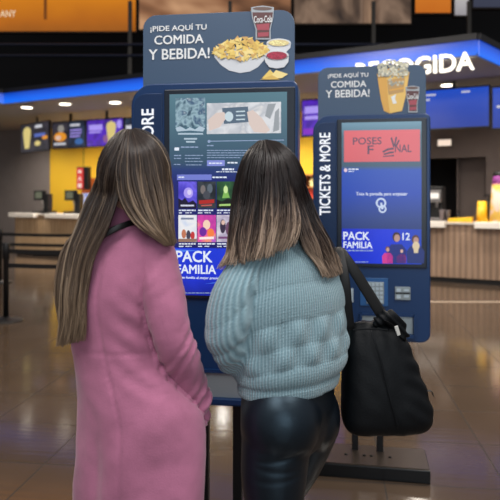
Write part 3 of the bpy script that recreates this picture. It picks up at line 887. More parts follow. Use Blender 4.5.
# film page, upper half
pp = pic(K1, 'film_poster', emit_picture('poster_pale_blue', [(40, 64, 84), (70, 100, 118), (150, 180, 192), (60, 90, 120), (190, 205, 210)], 24, 1, 1.0, .4), s1, (175.5, 98, 205, 127))
mb = MB(); kpoly(K1, [(175.5, 128), (180, 126), (186, 129.5), (190, 127), (195, 129.5), (200, 126), (205, 128), (203, 131.5), (190, 130.5), (177, 131.5)], OF, mb)
ktext(K1, 'CAPA DE PLATA', (177, 132, 204, 135.5), OF, mb, 0.02) if False else None
for (a, b, y) in ((178, 203, 133), (184, 197, 138), (186, 195, 141)): kpoly(K1, [(a, y), (b, y), (b, y + 1.6), (a, y + 1.6)], OF, mb)
mb.build('film_title', emit('screen_title', (175, 195, 210), 1.0), s1)
tr = pic(K1, 'trailer_still', emit_picture('trailer_pale', [(200, 205, 212), (224, 226, 230), (188, 192, 200), (236, 234, 232)], 14, 4, 0.95), s1, (206.8, 102.5, 281, 133.5))
mb = MB(); kpoly(K1, [(222, 108), (248, 106.5), (249, 122), (224, 124)], OF + .002, mb); mb.build('tablet_picture', emit('still_slate', (84, 104, 124), 1.0), tr)
mb = MB(); kpoly(K1, disc(229, 116.5, 4.2, 5), OF + .004, mb)
for y in (111, 115, 119): kpoly(K1, [(236, y), (245, y - .4), (245, y + .8), (236, y + 1.2)], OF + .004, mb)
mb.build('dial_picture', emit('still_pale', (196, 214, 222), 1.0), tr)
mb = MB(); kpoly(K1, [(208, 120), (216, 113), (224, 112), (227, 117), (224, 121), (220, 127), (209, 131)], OF + .003, mb); mb.build('hand_picture', emit('still_skin', (216, 198, 190), 1.0), tr); mb = MB()
kpoly(K1, [(247, 112), (253, 110), (262, 118), (270, 130), (266, 133), (254, 132), (249, 124)], OF + .003, mb)
mb.build('hand_picture', emit('still_skin', (216, 198, 190), 1.0), tr)
mb = MB(); kpoly(K1, [(268, 104), (276, 103.5), (270, 119), (265, 116)], OF + .002, mb); kpoly(K1, [(275, 112), (279, 108), (279, 130), (273, 132)], OF + .002, mb)
mb.build('seat_picture', emit('still_grey', (150, 156, 162), 1.0), tr)
mb = MB()
kpoly(K1, [(209, 140.8), (284, 139.6), (284, 140.4), (209, 141.6)], OF, mb); kpoly(K1, disc(209, 141.4, 1.5, 1.5), OF, mb)
mb.build('slider', e_soft, s1)
def lines(K, parent, specs, m=None, off=OF, name='text_lines', seed=3):
    rnd = random.Random(seed); mb = MB()
    for (x0, x1, y, h) in specs:
        x = x0
        while x < x1 - 1:
            w_ = rnd.uniform(1.6, 4.8); xe = min(x + w_, x1)
            kpoly(K, [(x, y), (xe, y), (xe, y + h), (x, y + h)], off, mb); x = xe + 0.7
    return mb.build(name, m or e_soft, parent)
lines(K1, s1, [(207, 214, 145, 1.1), (207, 262, 150, .8), (207, 258, 152.4, .8), (207, 254, 154.8, .8), (207, 240, 157.2, .8)])
lines(K1, s1, [(181, 198, 146.5, 1.2), (174, 181, 155, 1), (185, 203, 155, .8), (185, 200, 158, .8), (185, 203, 161, .8), (174, 181, 158, .8), (174, 181, 164, .8), (186, 202, 164.5, .8)], seed=5)
mb = MB(); kpoly(K1, [(174.5, 147.5), (179, 147.5), (179, 150.5), (174.5, 150.5)], OF, mb); mb.build('badge', e_text, s1)
bt = pic(K1, 'button', emit('screen_button', (130, 140, 215), 1.0), s1, (207, 160.2, 224.6, 166))
lines(K1, bt, [(209, 222, 162.6, 1.2)], e_text, OF + .002)
lines(K1, s1, [(227.5, 238, 162, 1.4)], e_text)
mb = MB(); ktext(K1, 'SESIONES', (222, 167.6, 234, 170), OF, mb, 0.02) if False else lines(K1, s1, [(222, 234, 168.4, 1.8), (216, 240, 171.4, .8)], e_text)
sb = pic(K1, 'search_field', emit('screen_field', (112, 122, 205), 1.0), s1, (177, 174.5, 211.5, 180))
lines(K1, sb, [(178.5, 184, 176.6, 1.2)], e_text, OF + .002)
lines(K1, s1, [(212.5, 228, 176.6, 1.4)], e_text)
PCOL = {}
def pcol(c):
    if c not in PCOL: PCOL[c] = emit('poster_ink_%d_%d_%d' % c, c, 0.95)
    return PCOL[c]
def poster(x0, y0, base, shapes, seed, sc=13):
    """film poster: grainy printed ground with the main masses of its picture"""
    x1, y1 = x0 + 18.2, y0 + 27
    b_ = pic(K1, 'film_poster', emit_picture('poster_%d' % seed, base, sc, seed + 7, 1.0, .3), s1, (x0, y0, x1, y1))
    for k, (nm, col, pts) in enumerate(shapes):
        mb = MB(); kpoly(K1, [(x0 + a * 18.2, y0 + b * 27) for a, b in pts], OF + .0012 + .0004 * k, mb, 0, .0003)
        mb.build(nm, pcol(col), b_)
    lines(K1, s1, [(x0 + .5, x1 - 1, y1 + 1.2, 1.3), (x0 + .5, x0 + 5, y1 + 3.9, 1.0), (x0 + 7, x1 - 5, y1 + 3.9, .8)], e_text, seed=seed)
E = lambda cx, cy, rx, ry: disc(cx, cy, rx, ry, 14)
XS = (178.4, 197.5, 216.6, 235.7, 254.8)
poster(XS[0], 181.5, [(34, 26, 84), (70, 60, 190), (110, 96, 232), (40, 34, 110)], [
    ('glow_shape', (176, 160, 246), E(.55, .42, .26, .2)), ('glow_shape', (220, 210, 252), E(.6, .4, .12, .1)), ('dark_ridge', (20, 16, 50), [(0, 1), (0, .62), (.2, .7), (.36, .6), (.55, .78), (.8, .7), (1, .82), (1, 1)]), ('title_strip', (210, 214, 236), [(.12, .86), (.86, .86), (.86, .92), (.12, .92)])], 1)
poster(XS[1], 181.5, [(16, 22, 30), (30, 40, 48), (52, 62, 70), (20, 26, 34)], [
    ('figure_shape', (120, 112, 112), E(.3, .3, .14, .17)), ('figure_shape', (92, 104, 116), E(.68, .26, .15, .18)), ('figure_shape', (70, 74, 84), E(.5, .5, .2, .16)), ('title_strip', (178, 40, 38), [(.08, .7), (.92, .66), (.92, .8), (.08, .84)]), ('title_strip', (196, 92, 84), [(.2, .87), (.8, .85), (.8, .9), (.2, .92)])], 2)
poster(XS[2], 181.5, [(10, 30, 24), (24, 62, 40), (44, 96, 56), (14, 40, 32)], [
    ('glow_shape', (130, 186, 90), [(.5, .1), (.72, .6), (.3, .62)]), ('glow_shape', (206, 236, 160), E(.5, .3, .12, .14)), ('dark_ridge', (10, 24, 20), [(0, 1), (0, .66), (.3, .74), (.6, .62), (1, .7), (1, 1)]), ('title_strip', (170, 210, 120), [(.14, .84), (.86, .82), (.86, .9), (.14, .91)])], 3)
poster(XS[0], 215, [(206, 216, 236), (236, 236, 238), (222, 226, 236), (244, 242, 240)], [
    ('figure_shape', (196, 120, 90), E(.3, .7, .13, .17)), ('figure_shape', (70, 66, 84), E(.55, .74, .12, .18)), ('figure_shape', (200, 60, 60), E(.78, .76, .12, .15)), ('title_strip', (120, 130, 160), [(.14, .1), (.84, .1), (.84, .17), (.14, .17)]), ('ground_strip', (150, 116, 100), [(0, 1), (0, .88), (1, .88), (1, 1)])], 4)
poster(XS[1], 215, [(150, 50, 150), (226, 70, 170), (246, 150, 110), (170, 80, 210)], [
    ('figure_shape', (250, 214, 190), E(.5, .36, .2, .18)), ('figure_shape', (110, 40, 160), E(.3, .62, .2, .17)), ('figure_shape', (250, 130, 70), E(.72, .66, .2, .16)), ('title_strip', (255, 240, 235), [(.1, .82), (.9, .8), (.9, .89), (.1, .91)])], 5)
poster(XS[2], 215, [(196, 190, 206), (216, 208, 218), (170, 160, 186), (226, 220, 228)], [
    ('figure_shape', (54, 44, 70), E(.34, .42, .16, .26)), ('figure_shape', (110, 74, 104), E(.66, .5, .17, .25)), ('figure_shape', (226, 190, 176), E(.36, .28, .1, .09)), ('title_strip', (120, 70, 120), [(.1, .8), (.9, .8), (.9, .88), (.1, .88)])], 6)
poster(XS[3], 181.5, [(20, 20, 40), (60, 80, 140), (120, 110, 100), (30, 30, 60)], [('title_strip', (210, 200, 180), [(.1, .8), (.9, .8), (.9, .88), (.1, .88)])], 7)
poster(XS[4], 181.5, [(50, 20, 20), (130, 56, 40), (200, 140, 80), (30, 20, 30)], [('title_strip', (230, 210, 170), [(.1, .1), (.9, .1), (.9, .18), (.1, .18)])], 8)
poster(XS[3], 215, [(30, 60, 80), (80, 140, 150), (180, 180, 150), (20, 40, 60)], [('title_strip', (235, 235, 225), [(.1, .82), (.9, .82), (.9, .9), (.1, .9)])], 9)
poster(XS[4], 215, [(60, 30, 60), (140, 70, 130), (200, 160, 170), (40, 20, 50)], [('title_strip', (240, 220, 230), [(.1, .82), (.9, .82), (.9, .9), (.1, .9)])], 10)
ad = pic(K1, 'banner_advert', emit_ramp('advert_blue', [(0, (12, 34, 150)), (.4, (20, 50, 206)), (1, (24, 58, 214))], 'Z', K1.rect(171, 248.5, 286, 295, OF)[1], K1.rect(171, 248.5, 286, 295, OF)[3], 1.0, .5, 9), s1, (170.5, 248.5, 286.5, 295.5))
mb = MB()
ktext(K1, 'PACK', (176, 251, 212, 262), OF + .002, mb, 0.045); ktext(K1, 'FAMILIA', (176.8, 265, 215.8, 273.6), OF + .002, mb, 0.045)
ktext(K1, 'Vive en familia al mejor precio', (174, 276.5, 219, 279.6), OF + .002, mb, 0.012)
mb.build('lettering', e_text, ad)
lines(K1, ad, [(181, 214, 292.6, .8)], e_soft, OF + .002)
mb = MB(); kpoly(K1, [(170.6, 249), (200, 250.5), (186, 251.6), (170.6, 254)], OF + .001, mb); kpoly(K1, [(205, 284), (240, 278), (286, 276), (286, 279), (240, 281)], OF + .001, mb)
mb.build('light_sweep', emit('advert_light_blue', (70, 120, 235), 1.0), ad)

# header of kiosk A
mb = MB()
HB = -0.048
ktext(K1, '¡PIDE AQUÍ TU', (150.5, 24, 206.5, 31.8), HB, mb, 0.03); ktext(K1, 'COMIDA', (154.5, 35, 203.5, 43.8), HB, mb, 0.04); ktext(K1, 'Y BEBIDA!', (149, 48.6, 209.5, 59), HB, mb, 0.04)
mb.build('lettering', M['white'], b1)
# nacho bowl print: cut-out board with its own thickness
bowl_m = mat('print_white_bowl', (214, 218, 224), 0.5)
mb = MB(); kpoly(K1, [(213, 53), (215, 58), (221, 65), (229, 70.5), (240, 73), (250, 71.5), (258, 67), (265, 59), (268, 50), (240, 46)], HB, mb, 0, .003); bp_ = mb.build('bowl_picture', bowl_m, b1)
chip_ms = [mat('print_chip_%d' % k, c, 0.5) for k, c in enumerate(((236, 205, 110), (246, 224, 150), (222, 184, 96), (240, 214, 130), (214, 170, 100)))]
rnd = random.Random(4); mb = MB(); 
for k in range(130):
    a = rnd.uniform(-1, 1); top = 34.5 + 11 * a * a + (a < -.6) * 2; y = rnd.uniform(top + 2.5, 59.5 - 7 * abs(a) ** 2.2)
    x = 240 + a * 25.5; sz = rnd.uniform(3.0, 5.0); t0 = rnd.uniform(0, 2 * PI)
    kpoly(K1, [(x + sz * math.cos(t0 + q) * (1.1 if j == 0 else .9), y + sz * .8 * math.sin(t0 + q)) for j, q in enumerate((0, 2.0, 4.2))], HB + .001 + .00004 * k, mb, rnd.randrange(5), .001)
mb.build('nachos_picture', chip_ms, b1)
# cola glass print
gl = [mat('print_glass', (168, 176, 184), 0.4), mat('print_cola', (96, 60, 62), 0.4), mat('print_red', (168, 74, 88), 0.4), M['white'], mat('print_dark_foam', (112, 90, 84), .5)]
def cola(K, x0, y0, x1, y1, off, parent, name):
    mb = MB(); w_ = x1 - x0; h = y1 - y0
    X = lambda a: x0 + a * w_
    Y = lambda b: y0 + b * h
    kpoly(K, [(X(.0), Y(.05)), (X(.5), Y(0)), (X(1), Y(.05)), (X(.97), Y(.35)), (X(.85), Y(.7)), (X(.86), Y(1)), (X(.2), Y(1)), (X(.2), Y(.7)), (X(.04), Y(.35))], off, mb, 0, .003)
    kpoly(K, disc(X(.5), Y(.09), w_ * .42, h * .05), off + .001, mb, 4)
    kpoly(K, [(X(.06), Y(.2)), (X(.95), Y(.2)), (X(.92), Y(.38)), (X(.8), Y(.7)), (X(.8), Y(.95)), (X(.26), Y(.95)), (X(.26), Y(.7)), (X(.09), Y(.38))], off + .001, mb, 1)
    kpoly(K, [(X(.24), Y(.56)), (X(.8), Y(.52)), (X(.78), Y(.72)), (X(.28), Y(.72))], off + .0015, mb, 2)
    kpoly(K, [(X(.3), Y(.8)), (X(.78), Y(.78)), (X(.76), Y(.9)), (X(.3), Y(.92))], off + .0015, mb, 2)
    ktext(K, 'Coca-Cola', (X(.13), Y(.3), X(.92), Y(.5)), off + .002, mb, 0.02, mi=3, thick=.0005)
    return mb.build(name, gl, parent)
cola(K1, 251, 5.5, 274, 39.5, HB + .003, b1, 'cola_glass_picture')
def dip(K, x0, y0, x1, y1, off, col, parent, name):
    mb = MB(); w_ = x1 - x0; h = y1 - y0; X = lambda a: x0 + a * w_; Y = lambda b: y0 + b * h
    kpoly(K, disc(X(.5), Y(.3), w_ * .5, h * .3), off, mb, 0, .003)
    kpoly(K, [(X(0), Y(.3)), (X(1), Y(.3)), (X(.97), Y(.65)), (X(.8), Y(.93)), (X(.5), Y(1)), (X(.2), Y(.93)), (X(.03), Y(.65))], off, mb, 0, .003)
    kpoly(K, disc(X(.5), Y(.3), w_ * .42, h * .22), off + .001, mb, 1)
    rnd = random.Random(9)
    for k in range(16):
        a = rnd.uniform(0, 2 * PI); q = math.sqrt(rnd.random()) * .8
        kpoly(K, disc(X(.5) + w_ * .42 * q * math.cos(a), Y(.3) + h * .22 * q * math.sin(a), w_ * .05, h * .045, 7), off + .0013, mb, 2)
    lt = tuple(min(255, int(c * 1.2)) for c in col)
    return mb.build(name, [bowl_m, mat('print_dip', col, .5), mat('print_dip_bit', lt, .5)], parent)
dip(K1, 266.5, 38.5, 291, 53, HB + .001, (226, 208, 150), b1, 'cheese_dip_picture')
dip(K1, 264.5, 50, 289, 68.5, HB + .0045, (158, 44, 70), b1, 'salsa_dip_picture')
mb = MB()
for k, P in enumerate(([(262, 78), (270, 69.5), (277, 77)], [(268, 79), (276, 70), (288, 74), (282, 78)], [(260, 79.5), (272, 75), (280, 79.5)])): kpoly(K1, P, HB + .001 + .0008 * k, mb, k)
mb.build('loose_chips_picture', chip_ms, b1)
# receipt tray of both kiosks
def tray(K, r, rc):
    u0, z0, u1, z1 = K.rect(*rc, 0.0)
    mb = MB()
    mb.box(u0, u1, -0.004, 0.001, z0, z1)
    t_ = mb.build('receipt_tray', M['steel'], r, bevel=0.002)
    m2 = MB(); m2.box(u0 - .008, u1 + .008, -0.03, 0.0, z0 - 0.018, z0); m2.box(u0 - .008, u1 + .008, -0.012, 0.0, z1, z1 + 0.012); m2.box(u0 - .012, u0 - .002, -0.03, 0, z0 - .018, z1 + .012); m2.box(u1 + .002, u1 + .012, -0.03, 0, z0 - .018, z1 + .012)
    m2.build('tray_frame', M['navy'], t_)
tray(K1, k1, (203.5, 373, 268, 398))

# --- kiosk B, farther right
K2 = Kiosk(371, 3.40, -10)
u0, z0, u1, z1 = K2.rect(341.7, 122, 421.5, 264, .0135)
scrB = emit_ramp('farther_screen', [(0.0, (30, 50, 110)), (0.25, (34, 56, 118)), (0.32, (38, 62, 130)), (0.5, (26, 66, 172)), (0.66, (34, 76, 176)), (0.69, (62, 88, 110)), (0.9, (76, 108, 126)), (1.0, (112, 150, 170))], 'Z', z0, z1, 1.0)  # pale teal top carries the reflected wash on the glass
k2, s2, b2, bb2 = frame_kiosk(K2, 'navy ticket kiosk farther right with popcorn picture on its header', (313, 114.5, 430.5, 341), 336.5, (337, 118.5, 427, 267.5), (341.7, 122, 421.5, 264), scrB,
                              (319.6, 133, 330.2, 215), (318, 66, 426, 116), (355, 380), (-0.33, 0.30, -0.14, 0.13))
tray(K2, k2, (362, 316, 413, 333))
fa = pic(K2, 'film_advert', emit_ramp('advert_red', [(0, (206, 92, 100)), (1, (222, 104, 112))], 'Z', 1.6, 1.9, 1.0, .4, 6), s2, (344, 130, 420, 161.7))
gm = emit('advert_grey', (96, 78, 100), .9)
mb = MB(); ktext(K2, 'POSES', (353, 137.4, 381.5, 144.4), OF + .002, mb, .03); ktext(K2, 'F', (367.6, 145.5, 373.5, 154), OF + .002, mb, .03); ktext(K2, 'NAL', (395, 144.6, 411.5, 152), OF + .002, mb, .03)
mb.build('lettering', gm, fa); mb = MB()
for k, q in enumerate((
    [(390.5, 138), (392, 137), (394.6, 146), (393.4, 148)], [(395.6, 136.5), (397.2, 137.2), (395.4, 146), (394, 145)], [(398.6, 139.5), (399.8, 140.4), (396.6, 147), (395.4, 146)],
    [(382.5, 151), (388, 148.2), (393.5, 147.6), (393.8, 149.4), (388.5, 150.2), (383, 152.8)], [(383.5, 153.6), (390, 151.6), (394, 151.4), (394, 153), (390, 153.4), (384, 155.2)], [(383, 156), (394, 154.8), (394, 156.2), (383, 157)])):
    mb = MB(); kpoly(K2, q, OF + .002, mb); mb.build('smear_shape', gm, fa)
mb = MB(); kpoly(K2, disc(345.6, 170.2, 1.7, 1.9), OF, mb); mb.build('round_logo', emit('logo_pale', (228, 200, 214), 1.0), s2)
lines(K2, s2, [(348.5, 360, 168.6, 1.2), (348.5, 354, 171, .8)], e_text)
mb = MB(); ktext(K2, 'Toca la pantalla para empezar', (356, 192.2, 407.5, 196.4), OF, mb, .015); mb.build('lettering', e_text, s2)
mb = MB()
for (cx, cy, ro, ri) in ((381, 203, 5.2, 3.4), (382.5, 209, 4.0, 2.4)):
    n = 24; A = disc(cx, cy, ro, ro, n); B = disc(cx, cy, ri, ri, n)
    for i in range(n): kpoly(K2, [A[i], A[(i + 1) % n], B[(i + 1) % n], B[i]], OF, mb)
kpoly(K2, [(380, 203), (382, 202.6), (383.6, 209), (381.6, 209.6)], OF, mb)
mb.build('touch_icon', emit('icon_pale', (196, 210, 236), 1.0), s2)
rc = (341.9, 229, 421.3, 263.6); q_ = K2.rect(*rc, OF)
ad2 = pic(K2, 'banner_advert', emit_ramp('advert_blue_wide', [(0, (14, 40, 190)), (.55, (18, 52, 214)), (1, (30, 66, 180))], 'X', q_[0], q_[2], 1.0, .4, 8), s2, rc)
mb = MB(); ktext(K2, 'PACK', (343.5, 232, 369.2, 239.8), OF + .002, mb, .045); ktext(K2, 'FAMILIA', (343.5, 241.8, 372.2, 248), OF + .002, mb, .045); ktext(K2, '12', (402.6, 233, 409.8, 240), OF + .002, mb, .04)
mb.build('lettering', e_text, ad2)
lines(K2, ad2, [(345, 373, 250, 1.2), (355, 368, 261.6, .8)], e_soft, OF + .002)
def figure(x, y, h, col, skin, hair, nm):
    mb = MB(); q = OF + .002
    kpoly(K2, [(x - h * .28, y), (x - h * .3, y - h * .4), (x - h * .16, y - h * .58), (x + h * .16, y - h * .58), (x + h * .3, y - h * .4), (x + h * .28, y)], q, mb, 0)
    kpoly(K2, disc(x, y - h * .80, h * .125, h * .15, 14), q, mb, 2)
    kpoly(K2, disc(x + h * .015, y - h * .765, h * .09, h * .115, 14), q + .001, mb, 1)
    mb.build(nm, [emit('fig_cloth', col, .9), emit('fig_skin', skin, .9), emit('fig_hair', hair, .9)], ad2)
figure(396.5, 263.4, 33, (28, 46, 128), (190, 150, 140), (60, 40, 44), 'adult_picture')
figure(415.5, 263.4, 30, (34, 52, 120), (190, 150, 140), (90, 60, 50), 'adult_picture')
figure(387.5, 263.4, 18, (214, 60, 150), (204, 160, 150), (110, 70, 60), 'child_picture')
figure(401.5, 263.4, 16, (150, 60, 110), (224, 184, 166), (60, 40, 44), 'child_picture')
mb = MB(); kpoly(K2, disc(416, 246, 3.6, 4.6, 14), OF + .004, mb); kpoly(K2, [(413.4, 247), (418.6, 247), (418, 253), (414, 253)], OF + .004, mb); mb.build('popcorn_picture', emit('fig_popcorn', (226, 206, 170), .9), ad2)
# controls below the screen
rcs = kbox(K2, 'keypad_recess', mat('lighter_navy', (40, 92, 150), .35), k2, (360, 278, 388, 306), -0.002, 0.008, 0.002)
kp = kbox(K2, 'keypad', M['steel'], k2, (366.5, 282, 384, 304), 0.004, 0.014, 0.002)
mb = MB()
for i in range(4):
    for j in range(5):
        x = 367.6 + i * 4.05; y = 283.2 + j * 4.2
        u0, z0, u1, z1 = K2.rect(x, y, x + 3.1, y + 2.9, .018); mb.box(u0, u1, -.018, -.014, z0, z1)
mb.build('keys', M['key'], kp)
cr = kbox(K2, 'card_reader', M['steel'], k2, (395, 287, 410.5, 300), -0.002, 0.012, 0.002)
mb = MB()
for (a, b, c, d) in ((396.6, 288.6, 400.8, 292), (396.6, 295, 400.8, 298.6), (404, 289.4, 409, 291.4), (404, 295, 409, 297.6)):
    u0, z0, u1, z1 = K2.rect(a, b, c, d, .016); mb.box(u0, u1, -.016, -.012, z0, z1)
u0, z0, u1, z1 = K2.rect(395.6, 292.6, 410, 294, .015); mb.box(u0, u1, -.015, -.012, z0, z1, 1)
mb.build('reader_buttons', [M['key'], M['black']], cr)
kbox(K2, 'scanner_strip', M['key'], k2, (350.6, 288.5, 353.4, 302.5), -0.002, 0.008, 0.002)
# header of kiosk B
mb = MB()
ktext(K2, '¡PIDE AQUÍ TU', (328, 72.5, 368.2, 78.2), HB, mb, .03); ktext(K2, 'COMIDA', (331, 81, 366.2, 87.2), HB, mb, .04); ktext(K2, 'Y BEBIDA!', (326, 89.8, 369.4, 97.2), HB, mb, .04)
mb.build('lettering', M['white'], b2)
pbm = [mat('print_tub_amber', (222, 170, 84), .5), mat('print_tub_gold', (236, 196, 110), .5), mat('print_tub_shade', (196, 156, 100), .5), mat('print_popcorn', (206, 202, 178), .5), mat('print_popcorn_light', (232, 228, 208), .5), M['white'], mat('print_popcorn_grey', (166, 168, 158), .5)]
mb = MB()
kpoly(K2, [(377, 74), (381, 100), (384, 111), (390, 113.5), (402, 111), (406, 95), (409.5, 72), (394, 66)], HB, mb, 0, .003)
kpoly(K2, [(386.5, 73), (409, 72), (405.6, 95), (402, 110.6), (390, 113), (388, 100)], HB + .001, mb, 1)
kpoly(K2, [(387, 80), (405, 77), (403.5, 92), (388.5, 95)], HB + .0015, mb, 2)
kpoly(K2, [(391, 97), (396, 94), (395, 99), (397, 103), (393, 104)], HB + .002, mb, 5)
kpoly(K2, [(389, 89.5), (404, 87), (403.6, 89), (389.4, 91)], HB + .002, mb, 0)
rnd = random.Random(12)
for k in range(150):
    a = rnd.uniform(-1, 1); y = rnd.uniform(60.5 + 4 * a * a, 75.5 - a * 1.0); x = 393 + a * 14.5
    kpoly(K2, disc(x, y, rnd.uniform(1.0, 1.8), rnd.uniform(.9, 1.6), 7, rnd.uniform(0, 1), 2 * PI + 0.0001), HB + .003 + .00003 * k, mb, rnd.choice((3, 3, 4, 6)))
for k in range(16):
    x = rnd.uniform(389, 403); y = rnd.uniform(76, 86)
    kpoly(K2, disc(x, y, 1.4, 1.3, 7), HB + .0025, mb, rnd.choice((3, 6)))
mb.build('popcorn_tub_picture', pbm, b2)
cola(K2, 405.5, 85.5, 419.5, 112.5, HB + .004, b2, 'cola_glass_picture')

# ------------------------------------------------------------------ people
skin = mat('skin', (205, 160, 138), 0.5, var=0.05, scale=30)

def head_parts(mb, c, R):
    P = lambda x, y, z: Vector(c) + R @ Vector((x, y, z))
    mb.ell(P(0, -0.008, 0.012), (0.072, 0.090, 0.090), rot=R)
    mb.ell(P(0, 0.022, -0.04), (0.062, 0.068, 0.078), rot=R)
    mb.ell(P(0, 0.05, -0.085), (0.040, 0.040, 0.036), rot=R)
    mb.ell(P(0, 0.074, -0.103), (0.018, 0.016, 0.014), rot=R)
    mb.tube([P(0, 0.082, 0.012), P(0, 0.094, -0.016), P(0, 0.104, -0.034)], [0.008, 0.010, 0.012])
    mb.ell(P(0, 0.103, -0.036), (0.014, 0.013, 0.011), rot=R)
    for s in (-1, 1):
        mb.ell(P(s * 0.011, 0.096, -0.039), (0.008, 0.009, 0.008), rot=R)
        mb.ell(P(s * 0.03, 0.072, 0.018), (0.022, 0.016, 0.008), rot=R)
        mb.ell(P(s * 0.038, 0.062, -0.025), (0.022, 0.022, 0.018), rot=R)
        mb.ell(P(s * 0.073, -0.006, -0.018), (0.010, 0.020, 0.031), rot=R)
    mb.ell(P(0, 0.087, -0.064), (0.024, 0.010, 0.006), rot=R)
    mb.ell(P(0, 0.085, -0.073), (0.021, 0.010, 0.007), rot=R)

def face_bits(c, R, parent, brow):
    P = lambda x, y, z: Vector(c) + R @ Vector((x, y, z))
    for s in (-1, 1):
        e = MB().ell(P(s * 0.030, 0.073, 0.002), (0.0125, 0.0115, 0.0105), 16, 10, R)
        ob = e.build('eye', mat('eye_white', (230, 226, 222), 0.2), parent, True)
        MB().ell(P(s * 0.030, 0.0815, 0.002), (0.0058, 0.0038, 0.0058), 14, 8, R).build('iris', mat('iris_brown', (60, 36, 22), 0.2), ob, True)
        MB().tube([P(s * 0.014, 0.088, 0.021), P(s * 0.030, 0.087, 0.026), P(s * 0.046, 0.078, 0.022)], [0.0028, 0.0035, 0.002], 8).build('eyebrow', brow, parent, True)
    MB().tube([P(-0.022, 0.091, -0.068), P(-0.007, 0.0975, -0.066), P(0, 0.097, -0.067), P(0.007, 0.0975, -0.066), P(0.022, 0.091, -0.068)], [0.002, 0.0042, 0.0045, 0.0042, 0.002], 8).build('lips', mat('lips', (176, 96, 92), 0.4), parent, True)

def hand_parts(mb, w, d, back, side, curl=0.35, point=False):
    """wrist w, finger direction d, back-of-hand normal; side = +1 puts the thumb along d x back"""
    d = Vector(d).normalized(); b = Vector(back); b = (b - d * b.dot(d)).normalized(); x = d.cross(b) * side
    w = Vector(w)
    mb.tube([w - d * 0.03, w, w + d * 0.03, w + d * 0.065, w + d * 0.088], [0.026, 0.027, 0.036, 0.041, 0.036], 16, flat=(0.48, 1.0), up=tuple(b))
    for k, (ln, off) in enumerate(((0.072, 0.030), (0.081, 0.010), (0.075, -0.010), (0.058, -0.029))):
        p = w + d * (0.075 - 0.004 * abs(k - 1)) + x * off
        c = curl * (0.3 if (point and k == 0) else (2.2 if point else 1.0))
        pts = [p - d * 0.02, p]; a = 0.1
        for seg, fr in enumerate((0.45, 0.30, 0.25)):
            a += c * (0.7, 1.0, 0.8)[seg]
            dd = d * math.cos(a) - b * math.sin(a) + x * (0.05 * (1.5 - k))
            p = p + dd.normalized() * ln * fr; pts.append(p)
        mb.tube(pts, [0.0095, 0.0093, 0.0088, 0.008, 0.0066], 10)
        mb.ell(pts[-1], (0.0066,) * 3, 8, 6)
    p = w + d * 0.018 + x * 0.026
    q = p + (d * 0.6 + x * 0.75 - b * 0.25).normalized() * 0.042; r_ = q + (d * 0.85 + x * 0.35 - b * 0.35).normalized() * 0.03; t_ = r_ + (d * 0.95 + x * 0.05 - b * 0.4).normalized() * 0.024
    mb.tube([p - x * 0.012, p, q, r_, t_], [0.013, 0.0135, 0.0115, 0.0098, 0.0075], 10); mb.ell(t_, (0.0075,) * 3, 8, 6)

def limb(mb, pts, radii, seg=18):
    a = cat([tuple(p) + (r,) for p, r in zip(pts, radii)], 26)
    mb.tube([Vector(q[:3]) for q in a], [q[3] for q in a], seg)
    mb.ell(a[0][:3], (a[0][3],) * 3); mb.ell(a[-1][:3], (a[-1][3],) * 3)

def bvh_of(*obs):
    V = []; Fc = []
    for o in obs:
        n = len(V); V += [v.co.copy() for v in o.data.vertices]; Fc += [tuple(n + i for i in p.vertices) for p in o.data.polygons]
    return BVHTree.FromPolygons(V, Fc)

def push(p, bvh, gap, deep=0.09):
    loc, nor, idx, dist = bvh.find_nearest(p)
    if loc is None: return p
    s = (p - loc).dot(nor)
    if s < gap and dist < deep:
        return loc + nor * gap
    return p

def out_of_head(p, c, R, er):
    q = R.transposed() @ (p - c)
    k = 0
    k = math.sqrt((q.x / er[0]) ** 2 + (q.y / er[1]) ** 2 + (q.z / er[2]) ** 2)
    if 1e-4 < k < 1: q = q / k
    return c + R @ q

